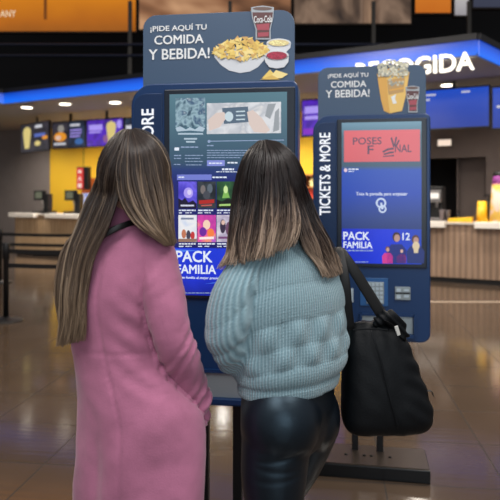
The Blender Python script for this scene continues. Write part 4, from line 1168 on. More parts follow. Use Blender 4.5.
def hair_material(name, stops, light, amount, light_from=0.0):
    m, nt, b = newmat(name)
    at = nt.nodes.new('ShaderNodeAttribute'); at.attribute_name = 'strand'
    sp = nt.nodes.new('ShaderNodeSeparateColor'); nt.links.new(at.outputs['Color'], sp.inputs[0])
    r = nt.nodes.new('ShaderNodeValToRGB'); els = r.color_ramp.elements
    while len(els) < len(stops): els.new(0.5)
    for e, (p, c) in zip(els, stops): e.position = p; e.color = lin(c)
    nt.links.new(sp.outputs[1], r.inputs['Fac'])
    m1 = nt.nodes.new('ShaderNodeMapRange'); m1.inputs['From Min'].default_value = 0.5; m1.inputs['From Max'].default_value = 1.0
    m1.inputs['To Max'].default_value = amount
    nt.links.new(sp.outputs[0], m1.inputs['Value'])
    m2 = nt.nodes.new('ShaderNodeMath'); m2.operation = 'MULTIPLY'; nt.links.new(m1.outputs['Result'], m2.inputs[0]); nt.links.new(sp.outputs[2], m2.inputs[1])
    m4 = nt.nodes.new('ShaderNodeMapRange'); m4.inputs['From Min'].default_value = light_from; m4.inputs['From Max'].default_value = light_from + .35; nt.links.new(sp.outputs[1], m4.inputs['Value'])
    m5 = nt.nodes.new('ShaderNodeMath'); m5.operation = 'MULTIPLY'; nt.links.new(m2.outputs[0], m5.inputs[0]); nt.links.new(m4.outputs['Result'], m5.inputs[1]); m2 = m5
    mx = nt.nodes.new('ShaderNodeMixRGB'); nt.links.new(m2.outputs[0], mx.inputs['Fac'])
    nt.links.new(r.outputs['Color'], mx.inputs['Color1']); mx.inputs['Color2'].default_value = lin(light)
    # each lock a little lighter or darker
    m3 = nt.nodes.new('ShaderNodeMapRange'); m3.inputs['To Min'].default_value = 0.62; m3.inputs['To Max'].default_value = 1.3
    nt.links.new(sp.outputs[0], m3.inputs['Value'])
    mm = nt.nodes.new('ShaderNodeMixRGB'); mm.blend_type = 'MULTIPLY'; mm.inputs['Fac'].default_value = 1
    nt.links.new(mx.outputs['Color'], mm.inputs['Color1']); nt.links.new(m3.outputs['Result'], mm.inputs['Color2'])
    nt.links.new(mm.outputs['Color'], b.inputs['Base Color'])
    b.inputs['Roughness'].default_value = 0.42; b.inputs['Specular IOR Level'].default_value = 0.4
    return m

def hair(name, parent, sheets, hc, R, er, bvh, material, seed, N=22):
    rnd = random.Random(seed); V = []; Fc = []; A = []
    hc = Vector(hc)
    for sh in sheets:
        cols = np.array([cat([tuple(W(*p)) for p in c], N) for c in sh['cols']])
        K = len(cols)
        def S(u):
            t = min(max(u, 0), 1) * (K - 1); i = min(int(t), K - 2); f = t - i
            a, b_, c, d = cols[max(i - 1, 0)], cols[i], cols[i + 1], cols[min(i + 2, K - 1)]
            ma, mb_ = (c - a) / 2, (d - b_) / 2
            f2, f3 = f * f, f * f * f
            return (2 * f3 - 3 * f2 + 1) * b_ + (f3 - 2 * f2 + f) * ma + (-2 * f3 + 3 * f2) * c + (f3 - f2) * mb_
        cx = cols[:, :, 0].mean(0)
        def outw(p, j):
            o = Vector((p.x - cx[j], p.y - (hc.y + 0.04), 0.0)); o.y -= 0.02
            if p.z > hc.z: o = Vector((p.x - hc.x, p.y - hc.y, p.z - hc.z))
            return o.normalized()
        def fix(p, gap):
            p = out_of_head(p, hc, R, tuple(e + gap - .009 for e in er))
            return push(p, bvh, gap)
        # solid body of the lock
        nu = sh.get('nu', 26); G = []
        for layer, off in ((0, -0.004), (1, -0.016)):
            g = []
            for a in range(nu + 1):
                pts = S(a / nu); row = []
                for j in range(N):
                    p = Vector(pts[j]); p = p + outw(p, j) * off
                    row.append(fix(p, 0.008 if layer == 0 else 0.002))
                g.append(row)
            G.append(g)
        o = len(V); Nv = N - sh.get('short', 3)
        for g in G:
            for a in range(nu + 1):
                tint = 0.5 + 0.5 * noise.noise(Vector((a * .9, seed, 1.0)))
                for j in range(Nv): V.append(g[a][j]); A.append((max(0, min(1, .15 + tint * .3)), j / (N - 1), 0.3))
        def ix(l, a, j): return o + l * (nu + 1) * Nv + a * Nv + j
        for a in range(nu):
            for j in range(Nv - 1):
                Fc.append((ix(0, a, j), ix(0, a, j + 1), ix(0, a + 1, j + 1), ix(0, a + 1, j)))
                Fc.append((ix(1, a, j), ix(1, a + 1, j), ix(1, a + 1, j + 1), ix(1, a, j + 1)))
            Fc.append((ix(0, a, Nv - 1), ix(1, a, Nv - 1), ix(1, a + 1, Nv - 1), ix(0, a + 1, Nv - 1)))
            Fc.append((ix(0, a, 0), ix(0, a + 1, 0), ix(1, a + 1, 0), ix(1, a, 0)))
        for a in (0, nu):
            for j in range(Nv - 1): Fc.append((ix(0, a, j), ix(1, a, j), ix(1, a, j + 1), ix(0, a, j + 1)))
        # separate strands
        for k in range(sh['n']):
            u = rnd.random(); lock = noise.noise(Vector((u * sh.get('locks', 26), seed * 1.7, 0)))
            tint = max(0, min(1, 0.40 + 0.45 * lock + rnd.gauss(0, .24)))
            pts = S(u); lay = rnd.uniform(-0.006, 0.006) + 0.005 * lock
            ph = rnd.uniform(0, 10); v1 = 1.0 - rnd.random() ** 2 * sh.get('ragged', .16); v0 = rnd.random() ** 3 * 0.15
            jit = rnd.gauss(0, .05); wgt = rnd.uniform(.5, 1); amp = sh.get('amp', 0.006); r0 = rnd.uniform(0.0011, 0.0024)
            C = []
            for i in range(N):
                v = v0 + (v1 - v0) * i / (N - 1); t = v * (N - 1); j = min(int(t), N - 2); f = t - j
                p = Vector(pts[j] * (1 - f) + pts[j + 1] * f)
                ow = outw(p, j); tn = Vector(pts[min(j + 1, N - 1)] - pts[j]).normalized(); la = tn.cross(ow)
                wv = noise.noise(Vector((u * 22, v * 2.2, seed))) * amp * (0.2 + v * 1.5) + noise.noise(Vector((ph, v * 2.4, 3.0))) * amp * 1.5 * (v * v + .12)
                p = p + la * wv + ow * (lay * (0.4 + .6 * v) + sh.get('puff', 0.0) * math.sin(PI * v))
                C.append((fix(p, 0.009 + max(0, lay + .006) * .8), v))
            o2 = len(V)
            for i, (p, v) in enumerate(C):
                tn = (C[min(i + 1, N - 1)][0] - C[max(i - 1, 0)][0]).normalized()
                a = tn.cross(Vector((0.3, -1, 0.2))).normalized(); b2 = tn.cross(a)
                rr = r0 * (1 - 0.75 * (i / (N - 1)) ** 4)
                for q in range(3):
                    th = 2 * PI * q / 3 + .5
                    V.append(p + a * math.cos(th) * rr * 1.3 + b2 * math.sin(th) * rr); A.append((tint, max(0, min(1, v + sh.get('om', .26) * lock + jit)), wgt))
            for i in range(N - 1):
                for q in range(3):
                    q2 = (q + 1) % 3
                    Fc.append((o2 + i * 3 + q, o2 + i * 3 + q2, o2 + i * 3 + 3 + q2, o2 + i * 3 + 3 + q))
    # cover of the scalp, open at the face
    cap = MB(); cap.ell((0, 0, 0), tuple(e - 0.005 for e in er), 36, 24)
    o = len(V); keep = {}
    for i, v in enumerate(cap.v):
        x, y, z = v
        if z > 0.06 - max(0, 0.045 - y) * 1.6: keep[i] = len(V); V.append(hc + R @ Vector(v)); A.append((.4, .05, .4))
    for f in cap.f:
        if all(i in keep for i in f): Fc.append(tuple(keep[i] for i in f))
    me = bpy.data.meshes.new(name); me.from_pydata([tuple(v) for v in V], [], Fc)
    at = me.attributes.new('strand', 'FLOAT_COLOR', 'POINT')
    at.data.foreach_set('color', np.array([(a, b, c, 1) for a, b, c in A], dtype=np.float32).ravel())
    me.materials.append(material); me.polygons.foreach_set('use_smooth', [True] * len(me.polygons)); me.update()
    ob = bpy.data.objects.new(name, me); COL.objects.link(ob); ob.parent = parent
    return ob

def ribbon(name, px, width, m, parent, bvh=None, gap=0.006, up=(1, 0, 0), n=40, wpts=None):
    pts = [Vector(q) for q in cat([tuple(W(*p)) for p in px] if wpts is None else wpts, n)]
    if bvh:
        pts = [push(p, bvh, gap) for p in pts]
        for _ in range(2):
            pts = [pts[0]] + [(pts[i - 1] + pts[i] * 2 + pts[i + 1]) / 4 for i in range(1, n - 1)] + [pts[-1]]
            pts = [push(p, bvh, gap) for p in pts]
    return MB().tube(pts, width / 2, 10, flat=(1, .16), up=up).build(name, m, parent, True)

def local_to(root, objs):
    """children keep world-built meshes: move them into the root's frame"""
    for o in objs:
        for v in o.data.vertices: v.co -= root.location
def settle(root):
    done = set()
    def rec(o):
        for c in o.children:
            if c.type == 'MESH' and c.data.name not in done:
                done.add(c.data.name)
                for v in c.data.vertices: v.co -= root.location
            rec(c)
    rec(root)

def boot(parent, ankle, fwd, m, sole):
    f = Vector(fwd).normalized(); a = Vector(ankle); g = Vector((a.x, a.y, 0)); s = Vector((-f.y, f.x, 0))
    mb = MB()
    limb(mb, [a + Vector((0, 0, .2)), a + Vector((0, 0, .05)), g + Vector((0, 0, .07)) + f * .01], [.05, .045, .045])
    limb(mb, [g + Vector((0, 0, .05)) - f * .03, g + Vector((0, 0, .05)) + f * .06, g + Vector((0, 0, .038)) + f * .15], [.04, .042, .032])
    b = union(mb, 'boot', 0.006, m, 4, parent)
    poly = []
    for i in range(20):
        t = 2 * PI * i / 20; p = g + f * (.06 + .135 * math.cos(t)) + s * (.043 * math.sin(t)); poly.append((p.x, p.y))
    MB().vprism(poly, 0.0, 0.018).build('sole', sole, b)
    return b

# ============================ woman in the pink coat
R1d = math.radians(-25); R1 = Matrix.Rotation(R1d, 3, 'Z'); f1 = R1 @ Vector((0, 1, 0)); r1 = R1 @ Vector((1, 0, 0))
g1 = W(140, 195, 1.72); g1.z = 0
w1 = empty('person', g1)
tag(w1, 'woman with long light brown hair and pink suede coat, hand in pocket, seen from behind', 'person')
hc1 = W(135, 171.5, 1.685); RH1 = Matrix.Rotation(math.radians(-30), 3, 'Z')
Y1 = 1.70
def ring(px, py, rx, ry, Y, yaw): return (W(px, py, Y), rx, ry, yaw)
coat_rings = [ring(*a, Y1, R1d) for a in ((130, 202, .056, .056), (129, 213, .060, .060), (127, 223, .068, .064), (123, 233, .105, .072), (119, 246, .143, .088), (116, 268, .158, .104), (114, 300, .150, .110),
                                         (119, 345, .137, .106), (131, 378, .158, .122), (141, 410, .181, .134), (142.5, 455, .184, .138), (141, 500, .184, .142), (141, 560, .19, .148), (141, 618, .195, .152))]
c_rs = cat([tuple(r[0]) + (r[1], r[2]) for r in coat_rings], 60)
mb = MB(); mb.loft([(Vector(q[:3]), q[3], q[4], R1d) for q in c_rs], 48, 2.15)
armR = [W(154, 256, 1.655), W(162, 288, 1.63), W(171, 332, 1.615), W(181, 361, 1.655), W(191, 390, 1.695), W(196, 410, 1.715)]
armL = [W(77.5, 262, 1.775), W(77, 295, 1.79), W(90, 338, 1.83), W(108, 338, 1.93), W(124, 332, 2.03)]
limb(mb, armL, [.055, .056, .050, .046, .040])
suede = mat('pink_suede', (180, 112, 143), 0.85, spec=0.2, var=0.24, scale=7, bump=0.12, bscale=220, sheen=0.25)
coat = union(mb, 'coat', 0.0065, suede, 5, w1)
ms = MB(); limb(ms, armR, [.059, .059, .053, .052, .046, .040]); limb(ms, [W(187, 381, 1.685), W(194, 399, 1.70)], [.050, .049])
sleeve = union(ms, 'coat_sleeve', 0.0055, suede, 3, w1)
aRr = [float(q[3]) for q in cat([tuple(a) + (b,) for a, b in zip(armR, [.057, .058, .053, .052, .046, .040])], 60)]
aR = [Vector(q) for q in cat([tuple(p) for p in armR], 60)]; LR = sum((aR[i + 1] - aR[i]).length for i in range(59))
def coat_fold(p, n):
    d = 0.0035 * noise.noise(p * 9) + 0.0015 * noise.noise(p * 26)
    ii = min(range(60), key=lambda k: (aR[k] - p).length_squared); da = (aR[ii] - p).length - aRr[ii]
    if 0.004 < da < 0.03 and ii > 14: d -= 0.004 * math.exp(-((da - .006) / .010) ** 2)
    i = min(range(0, 60, 2), key=lambda k: (aR[k] - p).length_squared); dist = (aR[i] - p).length
    if dist < 0.075 and da < .012 and i > 2:
        s = i / 59
        w_ = sstep(.30, .52, s) * 0.9 + sstep(.66, .85, s) * 1.1 + .15
        ax = aR[min(i + 2, 59)] - aR[max(i - 2, 0)]; ax.normalize(); q = (p - aR[i]).dot(ax) + s * LR
        skew = 0.9 * (p - aR[i]).x
        d += 0.0040 * w_ * math.sin(2 * PI * (q + skew * .8) / 0.042 + 5.0 * noise.noise(p * 9)) * min(1, max(.08, .5 + 1.6 * noise.noise(p * 13 + Vector((5, 0, 0)))))
        d -= .004 * math.exp(-((s - .93) / .012) ** 2)
    else:
        q = min(range(60), key=lambda k: abs(c_rs[k][2] - p.z)); c = Vector(c_rs[q][:3]); l = p - c
        lx = l.dot(r1); bk = -l.dot(f1); ang = math.atan2(lx, bk)
        sk = sstep(1.05, 0.65, p.z)
        d += sk * 0.011 * math.sin(ang * 5 + 1.2 * noise.noise(Vector((ang * 2, p.z * 2, 0))) + 0.8)
        if bk > 0:
            d -= 0.0035 * math.exp(-((lx - .028) / .0045) ** 2) * sstep(1.36, 1.30, p.z)
            d -= 0.002 * math.exp(-((p.z - 1.09) / .005) ** 2)
            # drag lines from the pocket and across the back
            d += 0.003 * sstep(.02, .12, lx) * math.sin((p.z * 1.0 + lx * .9) * 2 * PI / .075) * sstep(.95, 1.02, p.z) * sstep(1.3, 1.18, p.z)
    return d
displace(coat, coat_fold); displace(sleeve, coat_fold)
bm1 = MB()
bm1.loft([(Vector(q[:3]) + Vector((0, 0, 0)), max(.03, q[3] - .022), max(.03, q[4] - .022), R1d) for q in c_rs[6:46]], 36)
limb(bm1, armR[:-1] + [W(188, 404, 1.72)], [.040, .042, .036, .034, .027, .026]); limb(bm1, armL, [.040, .042, .036, .032, .027])
limb(bm1, [hc1 + Vector((0, 0, -.05)) - f1 * .012, W(131, 222, 1.70), W(125, 245, 1.70)], [.052, .052, .07])
head_parts(bm1, hc1, RH1)
hand_parts(bm1, W(188, 404, 1.72), (0.05, 0.15, -1), r1, 1, 0.3)
hand_parts(bm1, armL[-1], (0.5, 1, 0.1), (0, 0, 1), -1, 0.3)
hip1 = W(141, 420, 1.71)
for s in (-1, 1):
    h = hip1 + r1 * (.07 * s); ank = g1 + r1 * (.085 * s) - f1 * 0.02 + Vector((0, 0, .09))
    limb(bm1, [h, h.lerp(ank, .25), h.lerp(ank, .52) + f1 * .012, h.lerp(ank, .70) - f1 * .012, ank, ank + f1 * .05 - Vector((0, 0, .045)), ank + f1 * .13 - Vector((0, 0, .06))], [.075, .072, .055, .052, .034, .03, .024])
body1 = union(bm1, 'body', 0.0045, skin, 3, w1)
tb = MB()
for s in (-1, 1):
    h = hip1 + r1 * (.07 * s); ank = g1 + r1 * (.085 * s) - f1 * 0.02 + Vector((0, 0, .09))
    limb(tb, [h, h.lerp(ank, .25), h.lerp(ank, .52) + f1 * .012, h.lerp(ank, .70) - f1 * .012, ank + Vector((0, 0, .06))], [.084, .082, .064, .062, .045])
union(tb, 'trousers', 0.007, mat('dark_trousers', (24, 24, 30), 0.7), 3, w1)
bootm = mat('black_boot_leather', (18, 17, 18), 0.4); solem = mat('rubber_sole', (12, 12, 12), 0.8)
for s in (-1, 1): boot(w1, g1 + r1 * (.085 * s) - f1 * 0.02 + Vector((0, 0, .09)), f1, bootm, solem)
hairm1 = hair_material('light_brown_hair', [(0.0, (32, 23, 20)), (0.35, (52, 39, 33)), (0.65, (84, 67, 54)), (1.0, (134, 112, 91))], (190, 168, 142), 0.5, 0.25)
face_bits(hc1, RH1, w1, mat('brow_brown', (60, 44, 36), .8))
bv1 = bvh_of(coat, sleeve)
def bk1(px, py):
    t = max(-1, min(1, (px - 135) / 37)); dome = 0.108 * math.sqrt(max(0, 1 - t * t)) * (1 if py > 165 else math.sqrt(max(0, 1 - ((165 - py) / 36) ** 2)))
    return 1.69 - dome
def C1(pts): return [(p[0], p[1], p[2] if len(p) > 2 else bk1(p[0], p[1])) for p in pts]
LB = 1.60
cA = C1([(123, 130.5, 1.67), (111, 146), (104, 164), (95, 188, 1.67), (86, 204, 1.66), (77.5, 226, 1.65), (68.5, 249, 1.64), (64, 275, 1.635), (63, 300, 1.635), (63, 325, 1.635), (59, 347, 1.635)])
cB = C1([(131, 130.5, 1.64), (127, 146), (123, 164), (119, 190, 1.588), (113, 210, 1.585), (105, 230, 1.585), (94, 251, 1.585), (88, 275, 1.585), (85, 300, 1.585), (84.5, 320, 1.585), (82, 341, 1.585)])
left_mass = [[tuple(a * (1 - t) + b * t for a, b in zip(q, r_)) for q, r_ in zip(cA, cB)] for t in (0, .25, .5, .75, 1)]
right_mass = [C1(c) for c in (
    [(129, 130.5, 1.645), (122, 150), (118.5, 170), (118, 190, 1.585), (124, 207, 1.58), (136, 222, 1.575), (151, 232, 1.575), (166, 243, 1.585)],
    [(130, 130.5, 1.645), (127, 150), (126, 170), (128, 190, 1.58), (134, 207, 1.575), (144, 222, 1.57), (156, 233, 1.57), (168, 244, 1.585)],
    [(131, 130.5, 1.645), (135, 150), (137, 170), (140, 190, 1.575), (145, 207, 1.57), (152, 222, 1.57), (161, 234, 1.575), (170, 245, 1.59)],
    [(132, 130.5, 1.65), (145, 148), (150, 168), (154, 190, 1.59), (157, 207, 1.585), (161, 222, 1.585), (166, 234, 1.59), (171, 245, 1.60)],
    [(133, 130.5, 1.655), (152, 145), (161, 164), (165, 188, 1.625), (167, 207, 1.62), (169, 222, 1.61), (171, 235, 1.605), (172, 246, 1.61)],
    [(134, 130.5, 1.66), (154, 141), (165, 160), (170.5, 185, 1.66), (171.5, 206, 1.655), (172, 222, 1.64), (172.5, 236, 1.625), (172.5, 246, 1.625)])]
front_left = [left_mass[0], [(127, 131, 1.70), (113, 146, 1.74), (105, 168, 1.77), (97, 195, 1.77), (86, 222, 1.74), (74, 248, 1.71), (66, 275, 1.69), (65, 310, 1.68), (66, 335, 1.67)],
              [(131, 131, 1.72), (119, 148, 1.79), (110, 170, 1.81), (103, 200, 1.81), (92, 230, 1.79), (80, 252, 1.76), (74, 278, 1.74), (73, 310, 1.72), (72, 330, 1.70)]]
front_right = [right_mass[-1], [(135, 131, 1.70), (153, 144, 1.74), (163, 165, 1.75), (168, 190, 1.74), (169, 210, 1.73), (169, 230, 1.70), (168, 246, 1.69)]]
hair('hair', w1, [dict(cols=left_mass, n=1200, locks=30, amp=.012, ragged=.5, short=8), dict(cols=right_mass, n=1400, locks=40, amp=.008, ragged=.2, short=4), dict(cols=front_left, n=160, locks=8), dict(cols=front_right, n=120, locks=6)],
     hc1, RH1, (.079, .099, .107), bv1, hairm1, 3)
settle(w1)

# her shoulder bag: only the strap shows
bag1 = empty('shoulder_bag', W(112, 405, 1.90))
tag(bag1, 'thin black bag strap lying across the back of the pink coat collar', 'bag')
blk = mat('black_leather_strap', (16, 15, 17), 0.45)
ribbon('strap', [(118, 390, 1.93), (140, 300, 1.875), (146, 245, 1.80), (143, 226, 1.74), (138, 221.5, 1.66), (124, 225, 1.60), (106, 233, 1.595), (90, 246, 1.61), (76, 268, 1.66), (68, 300, 1.71), (80, 350, 1.80), (100, 388, 1.88)], 0.016, blk, bag1, bv1, 0.0035, (0, 0, 1), 60)
q = W(112, 405, 1.92); mb = MB(); mb.loft([(q + Vector((0, 0, .07)), .09, .02, R1d), (q + Vector((0, 0, .05)), .1, .03, R1d), (q - Vector((0, 0, .05)), .105, .035, R1d), (q - Vector((0, 0, .07)), .095, .025, R1d)], 28, 3.5)
mb.build('pouch', blk, bag1, True)
settle(bag1)

# ============================ woman in the blue sweater
R2d = math.radians(33); R2 = Matrix.Rotation(R2d, 3, 'Z'); f2 = R2 @ Vector((0, 1, 0)); r2 = R2 @ Vector((1, 0, 0))
g2 = W(277, 195, 1.80); g2.z = 0
w2 = empty('person', g2)
tag(w2, 'woman with dark ombre hair in light blue knit sweater and shiny black leggings', 'person')
hc2 = W(270, 181, 1.80); RH2 = Matrix.Rotation(math.radians(18), 3, 'Z')
Y2 = 1.80
sw_r = [ring(*a, Y2, R2d) for a in ((279, 232, .056, .056), (281, 240, .062, .062), (286, 250, .11, .080), (288, 262, .152, .096), (290, 285, .172, .115), (291, 312, .178, .125), (292, 340, .179, .130), (291.5, 362, .174, .132), (289.5, 376, .160, .128), (288.5, 388, .152, .124))]
s_rs = cat([tuple(r[0]) + (r[1], r[2]) for r in sw_r], 50)
mb = MB(); mb.loft([(Vector(q[:3]), q[3], q[4], R2d) for q in s_rs], 48, 2.15)
mb.v = [(x, y, z + sstep(1.12, .97, z) * (.07 * (x - .11) + .0)) for x, y, z in (tuple(v) for v in mb.v)]
sL = [W(247, 270, 1.72), W(234, 295, 1.69), W(228, 322, 1.685), W(229, 343, 1.70), W(241, 358, 1.78), W(256, 362, 1.88), W(268, 356, 1.96)]
limb(mb, sL, [.056, .061, .063, .060, .056, .05, .042])
sR = [W(322, 268, 1.87), W(328, 298, 1.90), W(325, 332, 1.93), W(312, 330, 2.02), W(298, 312, 2.07)]
limb(mb, sR, [.056, .056, .052, .048, .042])
def knit_material():
    m, nt, b = newmat('light_blue_knit')
    at = nt.nodes.new('ShaderNodeAttribute'); at.attribute_name = 'knit'
    sp = nt.nodes.new('ShaderNodeSeparateXYZ'); nt.links.new(at.outputs['Vector'], sp.inputs[0])
    def sine(sock, k):
        a = nt.nodes.new('ShaderNodeMath'); a.operation = 'MULTIPLY'; a.inputs[1].default_value = k; nt.links.new(sock, a.inputs[0])
        s = nt.nodes.new('ShaderNodeMath'); s.operation = 'SINE'; nt.links.new(a.outputs[0], s.inputs[0]); return s.outputs[0]
    s1_ = sine(sp.outputs[0], 2 * PI / 0.0085); s2_ = sine(sp.outputs[1], 2 * PI / 0.008)
    ma = nt.nodes.new('ShaderNodeMath'); ma.operation = 'MULTIPLY_ADD'; ma.inputs[1].default_value = 0.12
    nt.links.new(s2_, ma.inputs[0]); nt.links.new(s1_, ma.inputs[2])
    tc = nt.nodes.new('ShaderNodeTexCoord'); n = nt.nodes.new('ShaderNodeTexNoise'); n.inputs['Scale'].default_value = 160; nt.links.new(tc.outputs['Object'], n.inputs['Vector'])
    mb_ = nt.nodes.new('ShaderNodeMath'); mb_.operation = 'MULTIPLY_ADD'; mb_.inputs[1].default_value = 1.2; nt.links.new(n.outputs['Fac'], mb_.inputs[0]); nt.links.new(ma.outputs[0], mb_.inputs[2])
    bp = nt.nodes.new('ShaderNodeBump'); bp.inputs['Strength'].default_value = 0.55; bp.inputs['Distance'].default_value = 0.004
    nt.links.new(mb_.outputs[0], bp.inputs['Height']); nt.links.new(bp.outputs['Normal'], b.inputs['Normal'])
    r = nt.nodes.new('ShaderNodeValToRGB'); r.color_ramp.elements[0].color = lin((110, 142, 155)); r.color_ramp.elements[1].color = lin((160, 189, 199))  # shade between the ribs put into the colour: grooves darker, ridges lighter
    mr = nt.nodes.new('ShaderNodeMapRange'); mr.inputs['From Min'].default_value = -1.0; mr.inputs['From Max'].default_value = 2.2
    nt.links.new(mb_.outputs[0], mr.inputs['Value']); nt.links.new(mr.outputs['Result'], r.inputs['Fac']); nt.links.new(r.outputs['Color'], b.inputs['Base Color'])
    b.inputs['Roughness'].default_value = 0.9; b.inputs['Specular IOR Level'].default_value = 0.15; b.inputs['Sheen Weight'].default_value = 0.3
    return m
sweater = union(mb, 'sweater', 0.0055, knit_material(), 5, w2)
axs = Vector((W(290, 300, Y2).x, Y2, 0))
def kuv(p):
    l = p - axs; lx = l.dot(r2); bk = -l.dot(f2)
    lat = max(0.0, -lx - 0.06)
    v = p.z + 2.4 * lat * lat - 0.05 * lx
    a = math.atan2(lx, max(bk, -.2) + .02) if bk > -.15 else math.atan2(lx, bk)
    u = a * 0.16
    return u, v
def knit(p, n):
    u, v = kuv(p); d = 0.0022 * noise.noise(p * 12)
    G = (1.36, 1.262, 1.168, 1.098, 1.036, .984)
    for i in range(5):
        if G[i + 1] < v <= G[i]:
            t = (v - G[i + 1]) / (G[i] - G[i + 1]); a = (.003, .005, .009, .009, .004)[i]
            h = math.sin(PI * t) ** .8
            if i in (2, 3): h *= .5 + .62 * math.sin(2 * PI * u / .085 + i * PI)
            d += a * (h - .5)
    zz = p.z - .07 * (p.x - .11); d -= .0045 * math.exp(-((zz - .975) / .006) ** 2)
    d += .002 * math.sin(u * 2 * PI / .012) * sstep(.978, .968, p.z) * 0
    return d
displace(sweater, knit)
at = sweater.data.attributes.new('knit', 'FLOAT_VECTOR', 'POINT')
at.data.foreach_set('vector', np.array([kuv(v.co) + (0,) for v in sweater.data.vertices], dtype=np.float32).ravel())
# leggings
def legs2(mb, k):
    yw = math.radians(38)
    mb.loft([(W(290, 365, 1.80), .142 + k, .105 + k, yw), (W(289, 385, 1.80), .148 + k, .112 + k, yw), (W(288, 405, 1.80), .150 + k, .116 + k, yw), (W(286, 430, 1.80), .144 + k, .110 + k, yw), (W(284, 448, 1.80), .11 + k, .09 + k, yw)], 40)
    mb.ell(W(280.5, 420, 1.735), (.113 + k, .112 + k, .122 + k), 28, 18)
    mb.ell(W(315, 416, 1.845), (.076 + k, .085 + k, .100 + k), 28, 18)
    kl = W(279, 566, 1.735); al = Vector((kl.x + .005, 1.77, .09))
    limb(mb, [W(277.5, 430, 1.74), W(274.5, 462, 1.735), W(274, 490, 1.73), kl, kl.lerp(al, .35) - f2 * .012, al], [.100 + k, .095 + k, .088 + k, .058 + k, .055 + k, .036 + k], 24)
    kr = W(268, 520, 2.04); ar = Vector((.09, 2.0, .09))
    limb(mb, [W(314, 422, 1.87), W(299, 458, 1.925), W(283, 488, 1.975), kr, kr.lerp(ar, .4) - f2 * .01, ar], [.080 + k, .077 + k, .070 + k, .056 + k, .053 + k, .036 + k], 24)
    return al, ar
mb = MB(); al, ar = legs2(mb, 0.0)
legm = mat('shiny_black_leggings', (13, 18, 26), 0.40, spec=0.7, bump=0.05, bscale=420)
legm.node_tree.nodes['Principled BSDF'].inputs['Specular Tint'].default_value = (0.55, 0.8, 1.0, 1)  # blue of the reflected light put into the highlight tint
leg = union(mb, 'leggings', 0.006, legm, 16, w2)
cfold = W(274, 463, 1.64)
def legfold(p, n):
    d = .0012 * noise.noise(p * 16)
    q = p - cfold
    if abs(q.x) < .12 and p.y < 1.75:
        for dz, a, w_, sl in ((0.0, .003, .006, .15), (-.028, .0022, .006, -.1), (-.055, .002, .007, .05)):
            d -= a * math.exp(-((q.z - dz - sl * q.x - 1.2 * q.x * q.x) / w_) ** 2) * sstep(.09, .03, abs(q.x - .01))
    return d
displace(leg, legfold)
bm2 = MB(); al, ar = legs2(bm2, -.012)
bm2.loft([(Vector(q[:3]), max(.03, q[3] - .03), max(.03, q[4] - .03), R2d) for q in s_rs[4:]], 36)
limb(bm2, sL, [.038, .042, .040, .038, .034, .03, .027]); limb(bm2, sR, [.038, .042, .036, .032, .027])
limb(bm2, [hc2 + Vector((0, 0, -.05)) - f2 * .012, W(278, 236, 1.80), W(284, 255, 1.80)], [.050, .050, .07])
head_parts(bm2, hc2, RH2)
hand_parts(bm2, sL[-1], (0.5, 0.8, 0.25), (-.4, 0, .9), 1, 0.4)
hand_parts(bm2, sR[-1], (-0.35, 0.9, 0.3), (.2, -.2, .9), -1, 0.3, True)
for a in (al, ar): limb(bm2, [a, a + f2 * .05 - Vector((0, 0, .045)), a + f2 * .13 - Vector((0, 0, .06))], [.03, .03, .024])
union(bm2, 'body', 0.0045, skin, 3, w2)
for a in (al, ar): boot(w2, a, f2, bootm, solem)
face_bits(hc2, RH2, w2, mat('brow_dark', (34, 24, 22), .8))
hairm2 = hair_material('dark_ombre_hair', [(0.0, (20, 13, 13)), (0.62, (36, 26, 25)), (0.76, (72, 56, 49)), (0.88, (118, 99, 85)), (1.0, (172, 150, 131))], (190, 168, 148), 0.5, 0.55)
bv2 = bvh_of(sweater)
def bk2(px, py):
    t = max(-1, min(1, (px - 270) / 35)); dome = 0.112 * math.sqrt(max(0, 1 - t * t)) * (1 if py > 178 else math.sqrt(max(0, 1 - ((178 - py) / 38) ** 2)))
    return 1.80 - dome
def C2(pts): return [(p[0], p[1], p[2] if len(p) > 2 else bk2(p[0], p[1])) for p in pts]
back_mass = [C2(c) for c in (
    [(259, 142, 1.79), (246, 154), (238, 175), (233.5, 199, 1.77), (231, 220, 1.75), (229, 244, 1.73), (224, 272, 1.70)],
    [(261, 141.5, 1.78), (251, 154), (244, 175), (240, 199, 1.735), (238, 220, 1.71), (236, 244, 1.69), (232, 268, 1.67)],
    [(263, 141, 1.77), (257, 155), (253, 175), (251, 199, 1.70), (248, 220, 1.68), (246, 242, 1.665), (243, 264, 1.655)],
    [(265, 141, 1.765), (265, 155), (264, 175), (263, 199, 1.685), (261, 220, 1.67), (258, 240, 1.66), (254, 261, 1.65)],
    [(266, 141, 1.765), (273, 155), (275, 176), (276, 199, 1.685), (275, 220, 1.67), (272, 238, 1.66), (267, 257, 1.655)],
    [(267, 141, 1.77), (280, 156), (285, 178), (288, 200, 1.70), (288, 220, 1.685), (286, 236, 1.675), (281, 252, 1.67)],
    [(268, 141, 1.775), (285, 156), (292, 180), (297, 204, 1.72), (300, 219, 1.70), (298, 233, 1.69), (292, 247, 1.685)])]
right2 = [C2(c) for c in (
    [(267, 141, 1.77), (281, 154), (290, 178), (295, 205, 1.73), (300, 228, 1.72), (308, 252, 1.72), (319, 277, 1.73)],
    [(268, 141, 1.775), (284, 153), (294, 178), (300, 205, 1.735), (307, 228, 1.73), (316, 252, 1.73), (326, 278, 1.74)],
    [(269, 141, 1.78), (286, 152), (297, 175), (304, 200, 1.76), (311, 222, 1.755), (322, 247, 1.755), (333, 277, 1.76)],
    [(270, 141.5, 1.79), (287, 151), (298, 167), (305, 188, 1.79), (312, 206, 1.785), (322, 228, 1.78), (333, 249, 1.78), (342, 274, 1.785)])]
